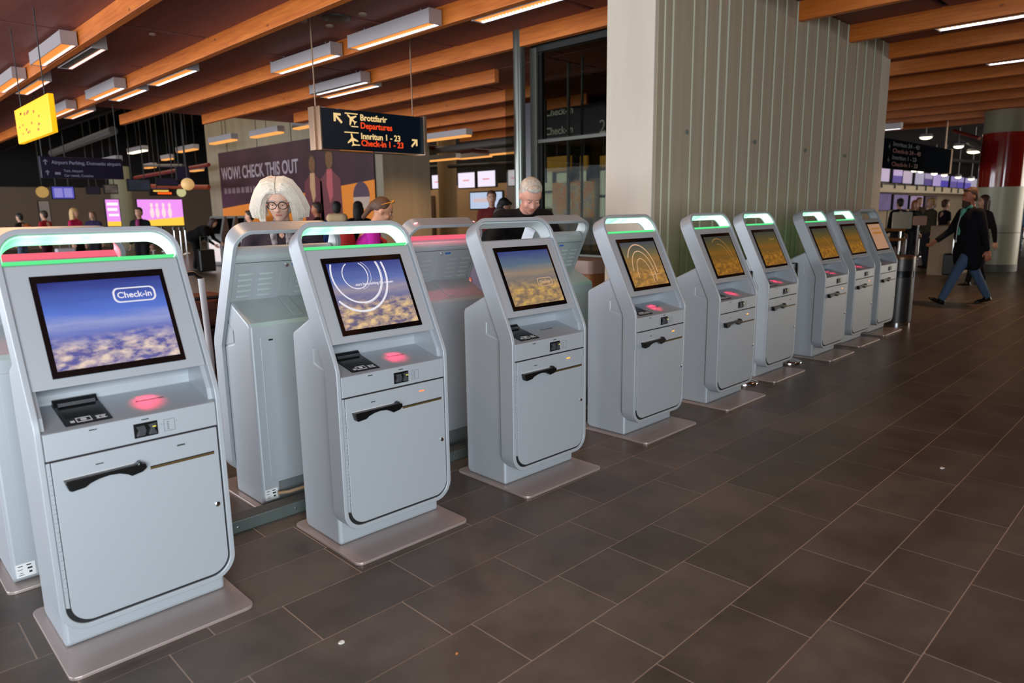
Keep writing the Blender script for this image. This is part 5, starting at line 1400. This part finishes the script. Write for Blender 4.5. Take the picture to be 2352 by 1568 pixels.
    obj('jacket' if sleeves else 'shirt', remesh(topm, vox, 4), cloth(top), root)
    obj('trousers', remesh(bot, vox, 4), cloth(bottom), root)
    for k_ in 'LR': obj('shoe', remesh(shoes[k_], .012, 2), mat('shoe_%d' % shoe[0], shoe, .35), root)
    # face
    ey = MB()
    for q in (-1, 1): ey.ball(Hd(q*.031, .074, .008), (.012*s, .010*s, .007*s), 10, 8, HM)
    ir = MB()
    for q in (-1, 1): ir.ball(Hd(q*.031, .082, .006), (.005*s, .004*s, .005*s), 8, 6, HM)
    ey.build('eyes', mat('eye_white', (220, 215, 210), .3), root, 0, True); ir.build('irises', mat('iris', (50, 40, 34), .3), root, 0, True)
    el_ = MB()
    for q in (-1, 1): el_.ball(Hd(q*.031, .0735, .0125), (.0145*s, .0125*s, .0085*s), 12, 8, HM)
    el_.build('eyelids', skinmat(skin), root, 0, True)
    MB().ball(Hd(0, .083, -.062), (.022*s, .010*s, .006*s), 12, 8, HM).build('lips', mat('lips_%d' % skin[0], tuple(int(v*f_) for v, f_ in zip(skin, (.82, .62, .62))), .5), root, 0, True)
    eb = MB()
    for q in (-1, 1): cap(eb, Hd(q*.016, .088, .030), Hd(q*.046, .076, .031), .004*s, .003*s, 6)
    eb.build('eyebrows', mat('brow_%d' % hair[0], tuple(int(v*.75) for v in hair), .8), root, 0, True)
    hmx = mat('hair_%d_%d' % (hair[0], hair[1]), hair, .55, noise=(40, .25), bump=(90, .6))
    if hairstyle == 'short':
        hb = MB(); hb.ball(Hd(0, -.030, .050), (.084*s, .092*s, .088*s), 18, 12, HM); hb.ball(Hd(0, -.055, .0), (.076*s, .062*s, .085*s), 18, 12, HM)
        hb.ball(Hd(0, .045, .098), (.055*s, .04*s, .025*s), 12, 8, HM)
        obj('hair', remesh(hb, .010, 2), hmx, root)
    elif hairstyle == 'long':
        hb = MB(); hb.ball(Hd(0, -.025, .048), (.090*s, .096*s, .092*s), 18, 12, HM); cap(hb, Hd(0, -.06, 0), Hd(0, -.07, -.17), .08*s, .07*s)
        cap(hb, Hd(-.065, -.01, .0), Hd(-.07, -.01, -.14), .035*s, .035*s); cap(hb, Hd(.065, -.01, 0), Hd(.07, -.01, -.14), .035*s, .035*s)
        obj('hair', remesh(hb, .011, 2), hmx, root)
    elif hairstyle == 'pony':
        hb = MB(); hb.ball(Hd(0, -.030, .048), (.086*s, .094*s, .090*s), 18, 12, HM); cap(hb, Hd(0, -.11, .03), Hd(0, -.15, -.12), .035*s, .022*s)
        obj('hair', remesh(hb, .010, 2), hmx, root)
    return root, dict(Hd=Hd, HM=HM, s=s, tor=tor, Lc=Lc, rt=rt, fwd=fwd)

def locks(root, Hd, s, m_, n, length, flare, seed=2, rad=.0075):
    """bobbed hair as many overlapping locks falling from a centre parting"""
    rs_ = random.Random(seed); b = MB()
    CV = [[(.003, .080, .086), (.028, .083, .092), (.056, .074, .078), (.080, .060, .040), (.092, .052, -.008), (.099, .048, -.055), (.096, .045, -.098)],
          [(.004, .045, .126), (.040, .046, .130), (.078, .040, .116), (.104, .030, .068), (.120, .022, .010), (.134, .018, -.05), (.126, .016, -.108)],
          [(.004, -.02, .138), (.045, -.02, .140), (.092, -.022, .116), (.120, -.025, .060), (.138, -.03, .0), (.148, -.03, -.06), (.136, -.03, -.118)],
          [(.004, -.09, .118), (.035, -.11, .112), (.070, -.128, .085), (.090, -.142, .03), (.098, -.15, -.03), (.10, -.15, -.085), (.085, -.14, -.13)]]
    for i in range(n):
        side = 1 if i % 2 else -1
        t_ = rs_.random()*3; j = min(2, int(t_)); f_ = t_-j
        lay = rs_.choice((.82, .92, 1.0, 1.08))
        pts = []
        for k in range(7):
            p0, p1 = CV[j][k], CV[j+1][k]
            x, y, z = [p0[c]*(1-f_)+p1[c]*f_ for c in range(3)]
            g = 1+(lay-1)*min(1, k/3); wide = 1+flare*max(0, k-2)*(.4+t_/3)
            if lay < .9: z -= .012*max(0, k-4)
            pts.append(Hd(side*x*g*wide+.004, y*(g if k < 5 else 1)+rs_.uniform(-.003, .003), z+(lay-.9)*.07*(1-k/6)+rs_.uniform(-.005, .005)))
        r_ = rad*rs_.uniform(.7, 1.2)
        b.tube(pts, [r_*.6*s, r_*s, r_*1.15*s, r_*1.2*s, r_*1.1*s, r_*.9*s, r_*.2*s], 5)
    o = b.build('hair', m_, root, 0, True)
    return o

# white-haired woman behind the second row
wpos = at(652, 470, Y=4.38)
root, I = person('person with big white bob and round black glasses, looking down behind a kiosk', (wpos.x, 4.42, 0), R(-122), 1.73, lean=5, hpitch=19, hyaw=-2, top=(62, 54, 62), bottom=(40, 38, 44), hair=(205, 200, 192), hairstyle='none', skin=(222, 176, 152), vox=.018, detail=True,
                 arms={'L': (-.18, .30, 1.05), 'R': (.18, .30, 1.08)})
Hd, HM, s = I['Hd'], I['HM'], I['s']
M_white_hair = mat('white_blonde_hair', (232, 222, 204), .5, noise=(60, .08))
hb = MB(); hb.ball(Hd(0, -.020, .050), (.098*s, .092*s, .098*s), 18, 12, HM); hb.ball(Hd(0, -.05, -.04), (.088*s, .06*s, .085*s), 18, 12, HM)
obj('hair_base', remesh(hb, .012, 2), M_white_hair, root)
locks(root, Hd, s, M_white_hair, 900, .118, .055, rad=.0075)
gm = MB()
for q in (-1, 1):
    c = Hd(q*.034, .094, .006); u_ = HM @ Vector((1, 0, 0)); v_ = HM @ Vector((0, 0, 1))
    gm.tube([c+(u_*math.cos(2*PI*i/20)*.0285+v_*math.sin(2*PI*i/20)*.0235)*s for i in range(21)], .0024*s, 6)
gm.tube([Hd(-.010, .098, .012), Hd(0, .102, .016), Hd(.010, .098, .012)], .0024*s, 6)
for q in (-1, 1): gm.tube([Hd(q*.063, .088, .012), Hd(q*.082, -.01, .010)], .0022*s, 6)
g_ = gm.build('glasses', M_black, root, 0, True)
gh = MB()
for q in (-1, 1): gh.ball(Hd(q*.064, .088, .012), .0055*s, 8, 6)
gh.build('glasses_hinge', mat('orange_acetate', (225, 110, 50), .3), g_, 0, True)
sc_ = MB(); tor = I['tor']
for q in (-1, 1): cap(sc_, tor(q*.055, .07, 1.45), tor(q*.03, .125, 1.22), .026, .022)
cap(sc_, tor(-.05, .06, 1.455), tor(.05, .06, 1.455), .028, .028)
o = obj('scarf', remesh(sc_, .012, 3), mat('patterned_scarf', (150, 145, 145), .8, noise=(45, .75)), root); o['label'] = 'black and white patterned scarf'
bd = MB(); q = tor(-.10, .15, 1.20); bd.ball(q, (.03, .01, .02), 8, 6); bd.build('badge', M_white, root)

# stooping grey-haired man
mp_ = at(1215, 455, Y=4.38)
root, I = person('grey-haired person in a black jacket stooping over a turned-away kiosk', (mp_.x+.10, 4.74, 0), R(-114), 2.02, lean=48, hpitch=9, hyaw=-6, top=(26, 24, 24), bottom=(34, 34, 40), hair=(196, 186, 172), hairstyle='short', skin=(222, 160, 138), vox=.02, detail=True, girth=1.12,
                 arms={'L': (-.2, .62, 1.0), 'R': (.2, .62, 1.02)})
# bending person in magenta
gp = at(848, 488, Y=5.6)
root, I = person('person in a magenta top with sunglasses on the head, bending behind the second kiosk', (gp.x-.12, 5.70, 0), R(-30), 1.70, lean=24, hpitch=10, hyaw=-6, top=(190, 40, 170), bottom=(70, 30, 60), hair=(96, 70, 52), hairstyle='pony', skin=(216, 160, 126), vox=.02, detail=True,
                 arms={'L': (-.22, .45, .9), 'R': (.22, .40, .92)})
Hd, HM, s = I['Hd'], I['HM'], I['s']
sgm = MB()
for q in (-1, 1): sgm.ball(Hd(q*.034, .055, .125), (.03*s, .012*s, .02*s), 12, 8, HM)
cap(sgm, Hd(-.03, .055, .128), Hd(.03, .055, .128), .005, .005, 6)
for q in (-1, 1): cap(sgm, Hd(q*.066, .05, .12), Hd(q*.085, -.03, .06), .004, .004, 6)
sgm.build('sunglasses', mat('amber_sunglasses', (235, 160, 60), .25), root, 0, True)
tor = I['tor']; st = MB()
for q in (-1, 1): cap(st, tor(q*.12, .13, 1.36), tor(q*.13, .14, 1.08), .02, .02, 8); cap(st, tor(q*.12, .13, 1.36), tor(q*.12, -.12, 1.40), .02, .02, 8)
bg_ = st.build('bag_straps', mat('red_strap', (200, 50, 45), .6), root, 0, True)
bk = MB(); bk.ball(tor(0, -.19, 1.2), (.14, .09, .19), 14, 10, Matrix((I['rt'], I['fwd'], Vector((0, 0, 1)))).transposed())
obj('backpack', remesh(bk, .02, 2), cloth((150, 40, 40)), root)

# walking man with beard, dark coat and jeans
fa = math.atan2(2.942-2.414, 11.991-12.423)
ctr = at(2215, 690, Z=0)
face = math.atan2(CR.y*-1, CR.x*-1)   # walks towards the left of the picture
wm = Vector((12.20, 2.66, -.055))
root, I = person('bearded person in dark coat and jeans striding left past the red column', wm, face, 1.80, lean=4, hpitch=4, top=(22, 22, 30), bottom=(84, 106, 140), shoe=(24, 18, 14), hair=(92, 66, 46), hairstyle='short', skin=(196, 120, 92), vox=.018, detail=True, girth=1.36, jlen=.20,
                 legs={'L': (-.10, .40, .125), 'R': (.10, -.42, .12), 'pitchL': 22, 'pitchR': -14}, arms={'L': (-.34, -.04, .84), 'R': (.26, .33, .98)})
Hd, HM, s = I['Hd'], I['HM'], I['s']; tor = I['tor']
bd = MB(); bd.ball(Hd(0, .045, -.085), (.058*s, .058*s, .050*s), 14, 10, HM); bd.ball(Hd(0, .07, -.115), (.04*s, .04*s, .04*s), 14, 10, HM); bd.ball(Hd(0, .09, -.045), (.035*s, .015*s, .010*s), 10, 8, HM)
obj('beard', remesh(bd, .010, 2), mat('beard_brown', (80, 56, 42), .8, noise=(50, .3), bump=(90, .6)), root)
sh_ = MB(); cap(sh_, tor(0, .10, 1.42), tor(-.02, .168, 1.10), .045, .030); cap(sh_, tor(-.045, .03, 1.475), tor(.045, .03, 1.475), .03, .03)
o = obj('shirt_front', remesh(sh_, .012, 2), cloth((110, 185, 165)), root); o['label'] = 'turquoise open shirt front'
ln = MB(); ln.tube([tor(-.01, .17, 1.3), tor(0, .20, 1.15), tor(0, .20, 1.05)], .005, 6); ln.box(0, 0, 0, 0, 0, 0)
ln = MB(); ln.tube([tor(-.03, .165, 1.36), tor(0, .185, 1.2), tor(0, .20, 1.02)], .005, 6); ln.ball(tor(0, .205, 1.0), (.016, .016, .022), 8, 6)
ln.build('lanyard', M_white, root, 0, True)

# person walking behind him
p = at(2240, 657, Z=0)
person('person in black walking behind the bearded striding person', p, face, 1.66, top=(24, 22, 26), bottom=(16, 16, 18), hair=(60, 32, 24), hairstyle='long', legs={'L': (-.09, .22, .08), 'R': (.09, -.2, .09)}, arms={'L': (-.25, -.12, .86), 'R': (.25, .12, .9)})

def far_person(px, head_py, D, label, face_deg=None, h=1.72, vox=.032, **kw):
    p = at(px, head_py, D=D)
    f_ = R(face_deg) if face_deg is not None else math.atan2(-CF.y, -CF.x)
    return person(label, (p.x, p.y, 0), f_, h, vox=vox, **kw)
def hh(px, py, h, lean=0):
    """depth at which a head top of height h appears at this pixel; falls back to 20 m"""
    d = CF + CR*((px-1176)/FPX) + CU*((784-py)/FPX)
    return (h-1.5)/d.z if d.z > 1e-4 and (h-1.5)/d.z > 4 else 20
TL = math.degrees(math.atan2(-CR.y, -CR.x)); TR = math.degrees(math.atan2(CR.y, CR.x)); AWAY = math.degrees(math.atan2(CF.y, CF.x))
# left group
r_, I = far_person(44, 491, 20, 'person in dark jacket with an orange backpack at the far left', TL, 1.62, top=(40, 34, 30), bottom=(90, 105, 130), hair=(28, 22, 20))
b_ = MB(); b_.ball(I['tor'](0, -.2, 1.2), (.15, .15, .22), 14, 10); obj('backpack', remesh(b_, .03, 2), cloth((170, 88, 40)), r_)
r_, I = far_person(100, 484, 19, 'person in a red vest with white reflective bands at left', TL, 1.68, top=(170, 38, 48), bottom=(60, 24, 34), hair=(56, 40, 32))
b_ = MB(); 
for z_ in (1.18, 1.05): b_.tube([I['tor'](0, 0, z_), I['tor'](0, 0, z_+.06)], .192, 20)
b_.build('reflective_band', M_white, r_, 0, True)
r_, I = far_person(168, 476, 17.5, 'blonde person in a pink vest over black at left', TR, 1.72, top=(190, 34, 84), bottom=(20, 20, 22), hair=(208, 170, 110), hairstyle='long')
r_, I = far_person(211, 484, 19.5, 'person in purple-blue top between blonde worker and pink screen', None, 1.66, top=(52, 42, 78), bottom=(30, 28, 34), hair=(96, 70, 52), hairstyle='long')
r_, I = far_person(318, 479, 16.5, 'person in black coat with pink scarf in front of the round column', None, 1.70, top=(18, 17, 20), bottom=(18, 18, 20), hair=(48, 34, 28))
b_ = MB(); cap(b_, I['tor'](0, .1, 1.42), I['tor'](0, .14, 1.1), .05, .05); obj('scarf', remesh(b_, .02, 2), cloth((150, 60, 110)), r_)
p = at(452, 598, D=19); p.z = 0
person('person in black bent over a suitcase left of the ad wall', p, R(TR), 1.72, lean=62, hpitch=-10, top=(16, 15, 17), bottom=(18, 18, 20), hair=(54, 30, 24), hairstyle='long', vox=.03, girth=1.5, arms={'L': (-.2, .62, .75), 'R': (.2, .62, .72)})
su = empty('suitcase', at(474, 604, D=18.2)); su.location.z = 0; tag(su, 'black upright suitcase beside the bent-over person', 'suitcase')
MB().box(-.2, .2, -.13, .13, .05, .62).build('shell', M_black, su, .03); MB().tube([(-.1, 0, .6), (-.1, 0, .95), (.1, 0, .95), (.1, 0, .6)], .01, 6).build('pull_handle', M_post, su)
su = empty('trolley_case', at(152, 590, D=17)); su.location.z = 0; tag(su, 'white box-like suitcase near the blonde worker', 'suitcase')
MB().box(-.2, .2, -.13, .13, .05, .75).build('shell', mat('white_case', (190, 185, 195), .5), su, .03); MB().tube([(-.1, 0, .7), (-.1, 0, 1.0), (.1, 0, 1.0), (.1, 0, .7)], .01, 6).build('pull_handle', M_post, su)
# crowd in front of the banner
far_person(574, 489, 13.5, 'person in dark clothes at the left edge of the white-haired woman', TL, 1.58, top=(26, 24, 26), bottom=(30, 30, 34), hair=(24, 20, 20))
far_person(728, 470, 12.5, 'dark-haired person close behind the white-haired woman at her right', TL, 1.70, top=(24, 20, 22), bottom=(26, 26, 30), hair=(40, 26, 20), skin=(170, 105, 70))
r_, I = far_person(773, 466, 12.0, 'person with hair bun in a blue jacket with cream fur collar', AWAY, 1.70, top=(22, 38, 84), bottom=(30, 30, 40), hair=(16, 13, 13))
b_ = MB(); cap(b_, I['tor'](-.11, -.03, 1.45), I['tor'](.11, -.03, 1.45), .085, .085); obj('fur_collar', remesh(b_, .025, 2), mat('cream_fur', (206, 180, 140), .9, bump=(60, .8)), r_)
far_person(822, 467, 12.3, 'person with curly black hair beside the magenta person', AWAY, 1.70, top=(18, 16, 16), bottom=(26, 26, 30), hair=(14, 12, 12), hairstyle='long')
# people behind the stooping man
p = at(1096, 470, D=9.0); person('person in a black padded jacket with hood crouching left of the stooping man', (p.x, p.y, 0), R(TR), 1.62, lean=30, top=(24, 24, 26), bottom=(24, 24, 28), hair=(70, 66, 64), vox=.03, girth=1.2)
p = at(1124, 452, D=10.0); person('black-haired person with a red collar left of the stooping man', (p.x, p.y, 0), R(TR+20), 1.72, lean=16, hpitch=20, top=(24, 24, 28), bottom=(30, 30, 34), hair=(16, 14, 14), vox=.03)
far_person(1129, 440, 12.5, 'farthest brown-haired person seen above the black-haired one', None, 1.86, top=(110, 40, 40), bottom=(30, 30, 34), hair=(76, 50, 36))
# queue at the right
qd = [(2068, 462, 17.0, 'person in black with back turned, leftmost in the right-hand queue', AWAY, (18, 16, 18), (30, 20, 16), 'short', 1.66),
      (2102, 466, 18.5, 'auburn-haired person in black at the desk row', None, (26, 24, 30), (150, 92, 56), 'long', 1.62),
      (2140, 461, 16.5, 'blond person in an olive-grey jacket in the right-hand queue', TL, (66, 60, 48), (196, 154, 86), 'short', 1.66),
      (2172, 466, 17.0, 'person in a dark T-shirt leaning on the desk left of the walking man', TR, (34, 30, 40), (84, 50, 36), 'short', 1.62),
      (2112, 458, 21.0, 'farther brown-haired person between auburn and blond persons', None, (70, 52, 46), (120, 80, 56), 'short', 1.72),
      (2337, 478, 21.0, 'person in dark top right of the red column', TL, (50, 40, 44), (60, 44, 38), 'short', 1.60),
      (2350, 480, 22.0, 'person in a light blue shirt at the right photo edge', TL, (120, 150, 190), (70, 50, 40), 'short', 1.60)]
for px, py, D, lb, fd, tc_, hc_, hs_, h in qd:
    far_person(px, py, D, lb, fd, h, top=tc_, bottom=(36, 36, 44) if tc_[2] < 150 else (60, 70, 90), hair=hc_, hairstyle=hs_, sleeves=not lb.startswith('person in a dark T'))
# three people seated at the low wall right of the red column are too small to show parts; luggage beside the counter
su = empty('luggage_pair', at(2190, 588, D=14.5)); su.location.z = 0; tag(su, 'dark suitcase standing behind the striding person\'s hand', 'suitcase')
MB().box(-.22, .22, -.14, .14, .05, .5).build('shell', M_black, su, .03); MB().tube([(-.1, 0, .48), (-.1, 0, .9), (.1, 0, .9), (.1, 0, .48)], .01, 6).build('pull_handle', M_chrome, su)
